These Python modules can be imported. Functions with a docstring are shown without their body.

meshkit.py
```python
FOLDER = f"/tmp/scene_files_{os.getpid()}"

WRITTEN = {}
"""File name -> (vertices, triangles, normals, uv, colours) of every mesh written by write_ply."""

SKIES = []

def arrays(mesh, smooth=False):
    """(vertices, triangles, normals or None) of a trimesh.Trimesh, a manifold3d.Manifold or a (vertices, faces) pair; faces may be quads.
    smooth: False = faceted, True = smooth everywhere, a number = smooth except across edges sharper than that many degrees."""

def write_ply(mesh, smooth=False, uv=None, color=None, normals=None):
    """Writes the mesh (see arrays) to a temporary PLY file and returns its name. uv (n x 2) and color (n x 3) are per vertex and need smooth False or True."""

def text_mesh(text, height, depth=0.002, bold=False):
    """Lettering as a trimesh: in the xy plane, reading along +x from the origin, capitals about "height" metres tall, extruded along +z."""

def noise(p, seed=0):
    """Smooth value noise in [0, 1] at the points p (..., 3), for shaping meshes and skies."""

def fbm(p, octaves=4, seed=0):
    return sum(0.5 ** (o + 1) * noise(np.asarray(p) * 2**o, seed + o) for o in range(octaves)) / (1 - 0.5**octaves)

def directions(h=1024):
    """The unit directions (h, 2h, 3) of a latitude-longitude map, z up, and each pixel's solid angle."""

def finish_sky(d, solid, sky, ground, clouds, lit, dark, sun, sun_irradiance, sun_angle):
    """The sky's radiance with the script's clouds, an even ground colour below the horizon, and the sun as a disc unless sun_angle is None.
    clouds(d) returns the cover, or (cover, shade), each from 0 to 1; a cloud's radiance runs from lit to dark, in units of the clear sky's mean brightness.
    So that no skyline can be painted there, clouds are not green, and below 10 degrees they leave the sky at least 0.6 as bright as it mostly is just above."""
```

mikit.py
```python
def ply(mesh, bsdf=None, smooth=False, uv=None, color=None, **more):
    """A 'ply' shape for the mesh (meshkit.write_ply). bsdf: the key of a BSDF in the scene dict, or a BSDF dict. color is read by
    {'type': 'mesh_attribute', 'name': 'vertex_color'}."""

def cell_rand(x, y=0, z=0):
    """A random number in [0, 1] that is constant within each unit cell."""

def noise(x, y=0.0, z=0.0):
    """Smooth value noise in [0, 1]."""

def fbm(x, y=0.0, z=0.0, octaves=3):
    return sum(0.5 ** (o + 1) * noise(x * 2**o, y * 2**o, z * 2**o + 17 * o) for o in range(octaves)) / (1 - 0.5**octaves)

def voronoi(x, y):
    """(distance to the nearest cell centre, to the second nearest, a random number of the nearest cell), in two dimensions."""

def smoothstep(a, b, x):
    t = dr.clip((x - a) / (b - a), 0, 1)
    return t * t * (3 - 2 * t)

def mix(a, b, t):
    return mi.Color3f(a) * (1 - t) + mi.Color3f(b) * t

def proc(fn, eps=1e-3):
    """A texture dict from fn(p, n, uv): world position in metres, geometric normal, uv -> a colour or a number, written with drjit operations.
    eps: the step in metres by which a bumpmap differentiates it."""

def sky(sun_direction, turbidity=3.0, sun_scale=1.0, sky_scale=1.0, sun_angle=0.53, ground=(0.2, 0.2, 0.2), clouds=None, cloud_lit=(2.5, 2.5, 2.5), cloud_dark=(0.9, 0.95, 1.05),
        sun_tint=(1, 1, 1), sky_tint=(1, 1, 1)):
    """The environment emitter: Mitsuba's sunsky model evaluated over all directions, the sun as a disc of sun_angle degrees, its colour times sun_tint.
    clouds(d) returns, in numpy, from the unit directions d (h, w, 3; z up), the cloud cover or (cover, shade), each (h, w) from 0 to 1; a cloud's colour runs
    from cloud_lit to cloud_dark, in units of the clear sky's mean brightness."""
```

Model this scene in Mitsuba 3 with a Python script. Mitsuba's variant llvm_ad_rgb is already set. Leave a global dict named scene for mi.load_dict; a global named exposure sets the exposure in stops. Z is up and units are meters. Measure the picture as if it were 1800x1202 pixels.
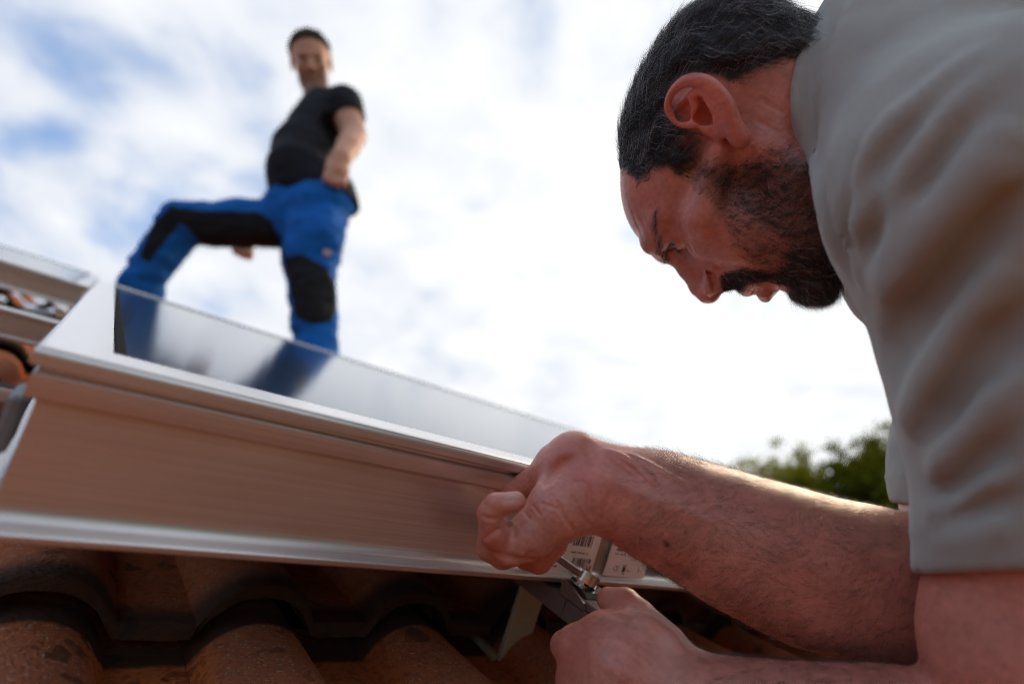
import math, random
import numpy as np, trimesh, drjit as dr, mitsuba as mi
import mikit, meshkit
from scipy.spatial import cKDTree
from mikit import noise as tnoise, fbm as tfbm, smoothstep as tstep, mix as tmix

T = mi.ScalarTransform4f
rng = np.random.default_rng(7)

# ---------------------------------------------------------------- camera, sky, exposure
FPX = 960.0                                   # focal length in pixels of the 1800 px wide photograph
PITCH = math.atan2(503, FPX)
RIGHT = np.array([1.0, 0, 0])
UPV = np.array([0, -math.sin(PITCH), math.cos(PITCH)])
FWD = np.array([0, math.cos(PITCH), math.sin(PITCH)])
CAM = np.stack([RIGHT, UPV, FWD])             # the lens stands at the origin, the ground 6 m below
FOCUS = 0.415
scene, labels = {}, {}
scene['camera'] = {'type': 'thinlens', 'fov': math.degrees(2 * math.atan(900 / FPX)), 'fov_axis': 'x',
                   'to_world': T().look_at(origin=[0, 0, 0], target=FWD.tolist(), up=[0, 0, 1]),
                   'aperture_radius': 0.0036, 'focus_distance': FOCUS, 'near_clip': 0.02, 'far_clip': 2000.0}
exposure = 2.58


def at_dir(px, py):
    v = (px - 900) / FPX * RIGHT - (py - 601) / FPX * UPV + FWD
    return v / np.linalg.norm(v)


SUN = at_dir(1590, 230)


def cloud_fn(d):
    z = np.maximum(d[..., 2], 0.03)
    q = np.stack([d[..., 0] / (z + .25), d[..., 1] / (z + .25), 0 * z], -1)
    warp = meshkit.fbm(q * 1.7 + 3.1, 3, 5)[..., None] - .5
    a = meshkit.fbm(q * 2.3 + warp * 1.1 + [4.2, 1.7, .3], 5, 11)
    b = meshkit.fbm(q * 9.5 + warp * 2 + 9.7, 4, 23)
    g = meshkit.fbm(q * .55 + [1.3, 7.2, 2.], 2, 31)
    mu = d @ SUN
    glow = np.clip(.5 + .5 * mu, 0, 1)                     # thin cloud scatters forward: it is brightest around the veiled sun
    low = 1 - np.clip((d[..., 2] - .12) / .5, 0, 1)
    field = .54 * a + .46 * b + .34 * (g - .5) + .20 * glow ** 3 + .10 * low
    t = np.clip((field - .385) / .25, 0, 1)
    cover = t * t * (3 - 2 * t)
    cover = .30 + .70 * cover
    shade = np.clip(1.06 - 1.20 * glow ** 1.6 + 1.0 * (.5 - b), 0, 1)
    return cover, shade


scene['sky'] = mikit.sky(SUN.tolist(), turbidity=3, sun_scale=0.19, sun_angle=15, clouds=cloud_fn, cloud_lit=(2.10, 2.13, 2.17),
                         cloud_dark=(1.08, 1.26, 1.62), sun_tint=(1, .94, .86), ground=(.13, .12, .09), sky_tint=(.42, .95, 1.25))


# ---------------------------------------------------------------- small tools
def at(px, py, d):
    """The point at photo pixel (px, py), d metres in front of the lens."""
    return d * ((px - 900) / FPX * RIGHT - (py - 601) / FPX * UPV + FWD)


def pix(p):
    c = np.asarray(p) @ CAM.T
    return np.stack([900 + FPX * c[..., 0] / c[..., 2], 601 - FPX * c[..., 1] / c[..., 2]], -1)


def unit(v):
    v = np.asarray(v, float)
    return v / np.linalg.norm(v, axis=-1, keepdims=True)


def numbered(key):
    if key not in scene and key not in labels and not any(k.startswith(key + '__') for k in scene):
        return key
    i = 1
    while f'{key}_{i:03d}' in scene or f'{key}_{i:03d}' in labels:
        i += 1
    return f'{key}_{i:03d}'


def put(parent, name, mesh, bsdf, smooth=30, color=None, label=None, **kw):
    key = numbered((parent + '__' if parent else '') + name)
    scene[key] = mikit.ply(mesh, bsdf, smooth=smooth, color=color, **kw)
    if label:
        labels[key] = {'label': label}
    return key


def thing(name, label, category, group=None):
    key = numbered(name)
    labels[key] = {'label': label, 'category': category}
    if group:
        labels[key]['group'] = group
    return key


def cat(*ms):
    return trimesh.util.concatenate([m for m in ms if m is not None])


def tm(v, f):
    return trimesh.Trimesh(np.asarray(v, float), np.asarray(f, int), process=False)


# ---------------------------------------------------------------- signed distance modelling
def smin(a, b, k):
    if k <= 0:
        return np.minimum(a, b)
    h = np.clip(.5 + .5 * (b - a) / k, 0, 1)
    return b + (a - b) * h - k * h * (1 - h)


def smax(a, b, k):
    return -smin(-a, -b, k)


def cone(p, a, b, ra, rb):
    a, b = np.asarray(a, np.float32), np.asarray(b, np.float32)
    ab, ap = b - a, p - a
    L = float(ab @ ab) + 1e-12
    t = np.clip(ap @ ab / L, 0, 1)
    q = ap - t[:, None] * ab
    return np.sqrt(np.einsum('ij,ij->i', q, q)) - (ra + (rb - ra) * t)


def chain(p, pts, k=0.0, d=None):
    """pts: (point, radius) along a limb."""
    for (a, ra), (b, rb) in zip(pts[:-1], pts[1:]):
        x = cone(p, a, b, ra, rb)
        d = x if d is None else smin(d, x, k)
    return d


def ball(p, c, r):
    q = p - np.asarray(c, np.float32)
    return np.sqrt(np.einsum('ij,ij->i', q, q)) - r


def ell(p, c, r, A=None):
    """Ellipsoid of radii r along the rows of A."""
    q = p - np.asarray(c, np.float32)
    if A is not None:
        q = q @ np.asarray(A, np.float32).T
    r = np.asarray(r, np.float32)
    k0 = np.sqrt((np.square(q / r)).sum(1)) + 1e-9
    k1 = np.sqrt((np.square(q / (r * r))).sum(1)) + 1e-9
    return k0 * (k0 - 1) / k1


def lines(p, d, feats):
    """Ridges (h > 0) and creases (h < 0) of half width w along polylines lying on the surface."""
    for pts, h, w in feats:
        pts = np.asarray(pts, np.float32)
        m = np.nonzero(((p > pts.min(0) - 3 * w) & (p < pts.max(0) + 3 * w)).all(1) & (np.abs(d) < 6 * abs(h) + .012))[0]
        if not len(m):
            continue
        best = np.full(len(m), 1e9, np.float32)
        n = len(pts) - 1
        for i in range(n):
            a, ab = pts[i], pts[i + 1] - pts[i]
            ap = p[m] - a
            t = np.clip(ap @ ab / (ab @ ab + 1e-12), 0, 1)
            q = ap - t[:, None] * ab
            s = (i + t) / n
            fade = np.clip(np.minimum(s, 1 - s) * 4, .12, 1)      # a crease runs out at its ends
            best = np.minimum(best, np.einsum('ij,ij->i', q, q) + (1 / fade - 1) * w * w)
        d[m] -= h * np.exp(-best / (w * w))
    return d


from concurrent.futures import ThreadPoolExecutor
POOL = ThreadPoolExecutor(4)


def ev(fn, p):
    if len(p) < 30000:
        return fn(p)
    return np.concatenate(list(POOL.map(fn, np.array_split(p, max(4, len(p) // 40000)))))


def polygonise(fn, lo, hi, h, q=5, refine=1):
    """Surface nets of fn(p) = 0 in the box, evaluated in full only near the surface."""
    lo, hi = np.asarray(lo, float), np.asarray(hi, float)
    nc = np.ceil((hi - lo) / (h * q)).astype(int) + 1
    ax = [lo[k] + np.arange(nc[k]) * h * q for k in range(3)]
    g = np.stack(np.meshgrid(*ax, indexing='ij'), -1).reshape(-1, 3).astype(np.float32)
    dc = ev(fn, g).reshape(nc).astype(np.float32)
    act = np.abs(dc) < h * q * 1.15
    n = (nc - 1) * q + 1
    idx = [np.clip((np.arange(n[k]) + q // 2) // q, 0, nc[k] - 1) for k in range(3)]
    D = dc[np.ix_(*idx)].copy()
    on = act[np.ix_(*idx)]
    ii = np.argwhere(on)
    D[on] = ev(fn, (lo + ii * h).astype(np.float32))
    S = D < 0
    s8 = [S[i:n[0] - 1 + i, j:n[1] - 1 + j, k:n[2] - 1 + k] for i in (0, 1) for j in (0, 1) for k in (0, 1)]
    cnt = sum(s.astype(np.int8) for s in s8)
    cells = np.argwhere((cnt > 0) & (cnt < 8))
    cid = np.full(n - 1, -1, np.int32)
    cid[tuple(cells.T)] = np.arange(len(cells))
    acc, num = np.zeros((len(cells), 3)), np.zeros(len(cells))
    corner = [(i, j, k) for i in (0, 1) for j in (0, 1) for k in (0, 1)]
    dv = {c: D[tuple((cells + c).T)] for c in corner}
    for c in corner:
        for axis in range(3):
            if c[axis] == 0:
                c2 = tuple(1 if a == axis else c[a] for a in range(3))
                a, b = dv[c], dv[c2]
                m = (a < 0) != (b < 0)
                t = a[m] / (a[m] - b[m])
                pos = np.tile(np.array(c, float), (m.sum(), 1))
                pos[:, axis] += t
                acc[m] += pos
                num[m] += 1
    V = lo + (cells + acc / num[:, None]) * h
    F = []
    for axis in range(3):
        o1, o2 = [(1, 2), (2, 0), (0, 1)][axis]
        sl0, sl1 = [slice(None)] * 3, [slice(None)] * 3
        sl0[axis], sl1[axis] = slice(0, n[axis] - 1), slice(1, n[axis])
        A, B = S[tuple(sl0)], S[tuple(sl1)]
        ed = np.argwhere(A != B)
        ed = ed[(ed[:, o1] > 0) & (ed[:, o2] > 0) & (ed[:, o1] < n[o1] - 1) & (ed[:, o2] < n[o2] - 1)]
        if not len(ed):
            continue
        inside = A[tuple(ed.T)]
        quad = []
        for da, db in ((0, 0), (1, 0), (1, 1), (0, 1)):
            c = ed.copy()
            c[:, o1] -= da
            c[:, o2] -= db
            quad.append(cid[tuple(c.T)])
        quad = np.stack(quad, 1)
        quad[~inside] = quad[~inside][:, ::-1]
        F.append(quad)
    F = np.vstack(F)
    F = F[(F >= 0).all(1)]
    F = np.vstack([F[:, [0, 2, 1]], F[:, [0, 3, 2]]])[:, ::-1]
    for _ in range(refine):
        d, G = ev(fn, V.astype(np.float32)), grad(fn, V, h * .5)
        V = V - np.clip(d, -h, h)[:, None] * G * .8
    return tm(V, F)


def grad(fn, V, e=5e-4):
    V = np.asarray(V, np.float32)
    K = np.array([[1, -1, -1], [-1, -1, 1], [-1, 1, -1], [1, 1, 1]], np.float32)
    g = sum(k * ev(fn, V + np.float32(e) * k)[:, None] for k in K)
    return g / np.maximum(np.linalg.norm(g, axis=1, keepdims=True), 1e-9)


def hit(fn, pxs, near=.15, far=1.5):
    """Where the view rays through the photo pixels meet the surface."""
    pxs = np.atleast_2d(np.asarray(pxs, float))
    r = np.array([at(x, y, 1.0) for x, y in pxs])
    r = r / np.linalg.norm(r, axis=1, keepdims=True)
    t = np.full(len(r), near)
    for _ in range(55):
        t = np.minimum(t + .85 * fn((r * t[:, None]).astype(np.float32)), far)
    return r * t[:, None]


def hits(fn, polys, **kw):
    n = np.cumsum([len(q) for q in polys])[:-1]
    return np.split(hit(fn, np.vstack(polys), **kw), n)


def dense(pts, n=4):
    """A polyline of pixels with n smooth points per leg."""
    from scipy.interpolate import CubicSpline
    pts = np.asarray(pts, float)
    if len(pts) < 3:
        return np.linspace(pts[0], pts[-1], n * 2)
    t = np.arange(len(pts))
    return CubicSpline(t, pts)(np.linspace(0, len(pts) - 1, (len(pts) - 1) * n + 1))


def strands(P, sides=3):
    """P (N, S, 3) centre lines and R (N, S) radii as one mesh of thin tubes."""
    C, R = P
    N, S = C.shape[:2]
    t = np.gradient(C, axis=1)
    t = t / (np.linalg.norm(t, axis=2, keepdims=True) + 1e-12)
    a = np.cross(t, np.array([.31, .57, .76]))
    a = a / (np.linalg.norm(a, axis=2, keepdims=True) + 1e-12)
    b = np.cross(t, a)
    ang = np.arange(sides) * 2 * np.pi / sides
    v = C[:, :, None] + R[:, :, None, None] * (np.cos(ang)[None, None, :, None] * a[:, :, None] + np.sin(ang)[None, None, :, None] * b[:, :, None])
    base = (np.arange(N) * S * sides)[:, None, None]
    i, j = np.meshgrid(np.arange(S - 1), np.arange(sides), indexing='ij')
    q = np.stack([i * sides + j, i * sides + (j + 1) % sides, (i + 1) * sides + (j + 1) % sides, (i + 1) * sides + j], -1).reshape(1, -1, 4)
    q = (q + base).reshape(-1, 4)
    return tm(v.reshape(-1, 3), np.vstack([q[:, [0, 1, 2]], q[:, [0, 2, 3]]]))


def fuzz(p, s, seed=0):
    """Vector noise in [-1, 1]."""
    return np.stack([meshkit.noise(p * s + 13.7 * k, seed + k) for k in range(3)], -1) * 2 - 1


def box(x0, x1, y0, y1, z0, z1, F=None, bevel=0.0):
    """A box in the frame F(x, y, z) -> world, edges bevelled."""
    b = min(bevel, .49 * min(x1 - x0, y1 - y0, z1 - z0))
    if b > 0:
        pts = []
        for sx in (0, 1):
            for sy in (0, 1):
                for sz in (0, 1):
                    X, Y, Z = (x0, x1)[sx], (y0, y1)[sy], (z0, z1)[sz]
                    ix, iy, iz = (b, -b)[sx], (b, -b)[sy], (b, -b)[sz]
                    pts += [(X, Y + iy, Z + iz), (X + ix, Y, Z + iz), (X + ix, Y + iy, Z)]
        m = trimesh.convex.convex_hull(np.array(pts))
    else:
        m = trimesh.creation.box(bounds=[[x0, y0, z0], [x1, y1, z1]])
    return place(m, F) if F else m


def place(m, F):
    v = F(np.asarray(m.vertices))
    m2 = tm(v, m.faces)
    if m2.is_watertight and m2.volume < 0:
        m2.invert()
    return m2


def tube(pts, r, sides=10, cap=True):
    """A round tube along points in the world."""
    pts = np.asarray(pts, float)
    r = np.broadcast_to(r, (len(pts),))
    t = unit(np.gradient(pts, axis=0))
    a = np.cross(t[0], [.3, .5, .81])
    a /= np.linalg.norm(a)
    V = []
    for k in range(len(pts)):
        a = a - t[k] * (a @ t[k])
        a /= np.linalg.norm(a)
        b = np.cross(t[k], a)
        for s in range(sides):
            w = 2 * np.pi * s / sides
            V.append(pts[k] + r[k] * (np.cos(w) * a + np.sin(w) * b))
    F = []
    for k in range(len(pts) - 1):
        for s in range(sides):
            i, j = k * sides + s, k * sides + (s + 1) % sides
            F += [[i, j, j + sides], [i, j + sides, i + sides]]
    if cap:
        V += [pts[0], pts[-1]]
        c0, c1 = len(V) - 2, len(V) - 1
        e0 = (len(pts) - 1) * sides
        for s in range(sides):
            F += [[c0, (s + 1) % sides, s], [c1, e0 + s, e0 + (s + 1) % sides]]
    return tm(V, F)


def extrude(profile, x0, x1, F, n=1, cap=True):
    """A closed profile of (y, z) swept along x in the frame F."""
    from shapely.geometry import Polygon
    prof = np.asarray(profile, float)
    m = len(prof)
    xs = np.linspace(x0, x1, n + 1)
    V = np.concatenate([np.column_stack([np.full(m, x), prof]) for x in xs])
    Fc = []
    for k in range(n):
        for i in range(m):
            j = (i + 1) % m
            Fc += [[k * m + i, k * m + j, (k + 1) * m + j], [k * m + i, (k + 1) * m + j, (k + 1) * m + i]]
    if cap:
        v2, f2 = trimesh.creation.triangulate_polygon(Polygon(prof), engine='earcut')
        tree = cKDTree(prof)
        ids = tree.query(v2)[1]
        f2 = ids[f2]
        Fc += f2[:, ::-1].tolist() + (f2 + n * m).tolist()
    M = tm(F(V), Fc)
    if M.volume < 0:
        M.invert()
    return M


def inside(poly, q):
    """Which of the points q lie in the polygon."""
    x, y = q[:, 0], q[:, 1]
    r = np.zeros(len(q), bool)
    P = np.asarray(poly, float)
    for (x0, y0), (x1, y1) in zip(P, np.roll(P, -1, 0)):
        c = (y0 > y) != (y1 > y)
        r ^= c & (x < (x1 - x0) * (y - y0) / (y1 - y0 + 1e-12) + x0)
    return r


def edge_dist(poly, q):
    """Signed distance to the polygon's outline, positive inside, in its own units."""
    P = np.asarray(poly, float)
    best = np.full(len(q), 1e9)
    for a, b in zip(P, np.roll(P, -1, 0)):
        t = np.clip((q - a) @ (b - a) / ((b - a) @ (b - a) + 1e-12), 0, 1)
        best = np.minimum(best, np.linalg.norm(q - a - t[:, None] * (b - a), axis=1))
    return np.where(inside(poly, q), best, -best)


# ---------------------------------------------------------------- materials
def rgb(*c):
    return {'type': 'rgb', 'value': list(c)}


def mat(key, base, rough=.5, metallic=0.0, spec=.5, bump=None, **kw):
    b = {'type': 'principled', 'base_color': base if isinstance(base, dict) else rgb(*base), 'roughness': rough, 'metallic': metallic, **kw}
    if not metallic:
        b['specular'] = spec
    if bump:
        b = {'type': 'bumpmap', 'bsdf': b, 'height': mikit.proc(bump[0], bump[2] if len(bump) > 2 else 3e-4), 'scale': bump[1]}
    scene[key] = {'type': 'twosided', 'bsdf': b}
    return key


VC = {'type': 'mesh_attribute', 'name': 'vertex_color'}

# ---------------------------------------------------------------- the roof's frame: x along the eaves, y up the slope, z off the slope
EAVE = unit(1220 / FPX * RIGHT - 503 / FPX * UPV + FWD)
_h = np.array([-EAVE[1], EAVE[0], 0])
SLOPE = math.cos(math.radians(28.5)) * _h + math.sin(math.radians(28.5)) * np.array([0, 0, 1.0])
NORM = np.cross(EAVE, SLOPE)
CORNER = at(930, 825, .43) - .309 * EAVE      # the near left top corner of the collector
RF = np.stack([EAVE, SLOPE, NORM])


def roof(v):
    return CORNER + np.asarray(v, float) @ RF


def to_roof(p):
    return (np.asarray(p) - CORNER) @ RF.T


def roof_tex(p):
    q = p - mi.Point3f(*[float(c) for c in CORNER])
    return [q.x * float(a[0]) + q.y * float(a[1]) + q.z * float(a[2]) for a in RF]


# clay tiles
def tile_colour(p, n, uv):
    x, y, z = roof_tex(p)
    tone = mikit.cell_rand((x + 3.045) / .30, (y - .141 + 3.4) / .34, 3)
    big = tfbm(p.x * 9, p.y * 9, p.z * 9, 3)
    fine = tfbm(p.x * 260, p.y * 260, p.z * 260, 2)
    grit = tnoise(p.x * 560, p.y * 560, p.z * 560)
    c = tmix((.44, .105, .026), (.62, .17, .040), tstep(.3, .7, big) * .7 + .3 * tone)
    c = tmix(c, (.17, .042, .018), tstep(.45, .72, fine) * .5)
    roll = tstep(-.214, -.196, z)
    c = tmix(c, (.33, .115, .062), roll * (.35 + .4 * tstep(.35, .65, big)))
    c = tmix(c, (.40, .26, .18), tstep(.70, .84, grit) * .85 * (.35 + .65 * roll))
    a, b, r = mikit.voronoi(x * 55 + tnoise(x * 120, y * 120) * .9, y * 55 + tnoise(x * 110 + 7, y * 110) * .9)
    patch = tstep(.48, .66, tfbm(x * 5.5 + 3, y * 5.5, 1.7, 2))
    spot = tstep(.40, .20, a + .25 * (fine - .5)) * tstep(.70, .76, r) * patch
    a2, b2, r2 = mikit.voronoi(x * 12 + 5, y * 12 + tnoise(x * 50, y * 50) * .6)
    spot = dr.maximum(spot, tstep(.13, .07, a2 + .1 * (fine - .5)) * tstep(.80, .84, r2))
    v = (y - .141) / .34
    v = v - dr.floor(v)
    edge = dr.maximum(tstep(.12, .02, v + .12 * (big - .5)), tstep(.950, .972, v))       # moss and dirt on the lower edges, widened as painted shade
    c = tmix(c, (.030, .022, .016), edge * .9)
    return tmix(c, (.022, .020, .017), spot * .6)


def tile_bump(p, n, uv):
    return .6 * tfbm(p.x * 160, p.y * 160, p.z * 160, 3) + .4 * tnoise(p.x * 620, p.y * 620, p.z * 620)


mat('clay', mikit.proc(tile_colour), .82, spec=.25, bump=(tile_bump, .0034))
mat('underlay', (.05, .045, .04), .9)
mat('plaster', (.62, .56, .46), .9)

house = thing('house', 'house under a slope of weathered orange clay roll tiles', 'house')
PITCH_X, COURSE = .30, .34


def tile_profile():
    """Upper side of a tile across its width: pan, roll, pan, roll."""
    xs = np.linspace(0, PITCH_X, 41)
    z = np.zeros_like(xs)
    for c in (.0475 + .0, .1975):
        t = np.clip(np.abs(xs - c) / .0455, 0, 1)
        z = np.maximum(z, .034 * np.power(np.clip(1 - t ** 2.1, 0, 1), .62))
    return np.column_stack([xs, z])


def tile_mesh(fine):
    top = tile_profile()
    if not fine:
        top = top[::2]
    th = .013
    n = len(top)
    ys = [0, .0035, .012, .2, .395]
    dz = [-.0045, -.0008, 0, 0, 0]
    V = []
    for y, d in zip(ys, dz):
        V += [(x, y, z + d) for x, z in top]
    V += [(x, 0.0, z - th) for x, z in top] + [(x, .395, z - th) for x, z in top]
    F = []
    for k in range(len(ys) - 1):
        for i in range(n - 1):
            a = k * n + i
            F += [[a, a + 1, a + n + 1], [a, a + n + 1, a + n]]
    lo, hi = len(ys) * n, (len(ys) + 1) * n
    for i in range(n - 1):
        F += [[lo + i, lo + i + 1, i + 1], [lo + i, i + 1, i]]                       # front edge
        F += [[lo + i, hi + i + 1, lo + i + 1], [lo + i, hi + i, hi + i + 1]]         # underside
        a = (len(ys) - 1) * n + i
        F += [[a, a + 1, hi + i + 1], [a, hi + i + 1, hi + i]]
    for i in (0, n - 1):                                                            # sides
        ring = [k * n + i for k in range(len(ys))] + [hi + i, lo + i]
        for k in range(1, len(ring) - 1):
            F += [[ring[0], ring[k], ring[k + 1]]] if i == 0 else [[ring[0], ring[k + 1], ring[k]]]
    return np.array(V, float), np.array(F)


tile_rng = np.random.default_rng(11)
TV = {k: tile_mesh(k) for k in (True, False)}
lower = []
for row in range(-15, 9):
    for col in range(-9, 14):
        near = -2 < row < 3 and -3 < col < 6
        v, f = TV[near]
        v = v.copy()
        x0, y0 = .198 - .0475 + PITCH_X * col, .141 + COURSE * row
        tilt = .028 / COURSE
        a, b, c = tile_rng.normal(0, (.0012, .003, .006))
        v[:, 2] += -.225 + .028 - tilt * v[:, 1] + a
        v[:, 0] += x0
        v[:, 1] += y0 + b + c * (v[:, 0] - x0 - .15)
        if near:
            v[:, 2] += .0016 * (meshkit.fbm(v * [30, 18, 0] + 40, 2, 9) - .5)
            fr = (v[:, 1] - y0) < .006
            v[fr, 1] += .006 * (meshkit.fbm(v[fr] * [55, 0, 55] + 7, 3, 4) - .5)
        if row < -2:                                      # below the lens: one part for the tiles no picture shows singly
            lower.append(tm(roof(v), f))
            continue
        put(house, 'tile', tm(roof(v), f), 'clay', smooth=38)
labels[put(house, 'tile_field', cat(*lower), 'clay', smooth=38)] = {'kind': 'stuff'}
put(house, 'roof_deck', box(-2.6, 4.4, -5.0, 3.2, -.34, -.29, roof), 'underlay')
# walls below the slope, hanging straight down to the ground
_c = [roof([x, y, -.33]) for x, y in ((-2.4, -4.6), (4.2, -4.6), (4.2, 3.0), (-2.4, 3.0))]
for k in range(4):
    a, b = _c[k], _c[(k + 1) % 4]
    o = unit(np.cross(b - a, [0, 0, 1.0])) * .15
    wv = np.array([a, b, [b[0], b[1], -6.05], [a[0], a[1], -6.05]])
    put(house, 'wall', trimesh.convex.convex_hull(np.vstack([wv, wv - o])), 'plaster')

# ---------------------------------------------------------------- solar collectors
def brushed(p, n, uv):
    x, y, z = roof_tex(p)
    return .55 * tnoise(x * 14, y * 900, z * 1400) + .45 * tnoise(x * 5 + 9, y * 300, z * 420)


def alu_rough(p, n, uv):
    x, y, z = roof_tex(p)
    return .30 + .10 * tnoise(x * 20, y * 700, z * 1100) + .06 * tfbm(x * 25, y * 25, z * 60, 3)


def alu_colour(p, n, uv):
    x, y, z = roof_tex(p)
    s = tnoise(x * 9, y * 800, z * 1300) * .6 + .4 * tfbm(x * 18, y * 18, z * 40, 3)
    return tmix((.60, .54, .50), (.78, .73, .69), tstep(.1, .9, s))


mat('alu', mikit.proc(alu_colour), mikit.proc(alu_rough), metallic=.9, bump=(brushed, .00006, 2e-4))
mat('alu_white', (.78, .78, .78), .36, metallic=.35)
mat('steel', (.62, .60, .58), .22, metallic=1.0)
mat('galvanised', (.58, .47, .33), .5, metallic=.25)
mat('dark_rail', (.19, .15, .135), .40, metallic=.5)
mat('rubber', (.022, .022, .024), .95, spec=.02)
mat('grey_plastic', (.16, .16, .165), .42)
mat('copper', (.23, .13, .09), .38, metallic=.7)
mat('black_cable', (.018, .018, .02), .45)


def glass_bump(p, n, uv):
    x, y, z = roof_tex(p)
    return tnoise(x * 620, y * 620, 2.0) * .6 + .4 * tnoise(x * 240, y * 240, 5.0)


scene['solar_glass'] = {'type': 'twosided', 'bsdf': {'type': 'bumpmap', 'height': mikit.proc(glass_bump, 3e-4), 'scale': .000016, 'bsdf': {'type': 'roughplastic', 'distribution': 'ggx', 'alpha': .014, 'int_ior': 1.68, 'diffuse_reflectance': rgb(.020, .045, .10)}}}

_prof = [(.006, .0), (-.0006, .0), (-.0022, -.0012), (-.0028, -.0028), (-.0026, -.0072), (-.0016, -.0084), (.0040, -.0088), (.0040, -.0108), (.0012, -.0114), (.0002, -.0126),
         (.0000, -.0225), (.0010, -.0240), (.0048, -.0250), (.0052, -.0262), (.0052, -.0745), (.0050, -.0775), (.0042, -.0802), (.0028, -.0822), (.0008, -.0835), (-.0018, -.0843), (-.0038, -.0849), (-.0046, -.0860), (-.0044, -.0888), (-.0026, -.0902), (.010, -.0905), (.010, -.0885)]


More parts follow.
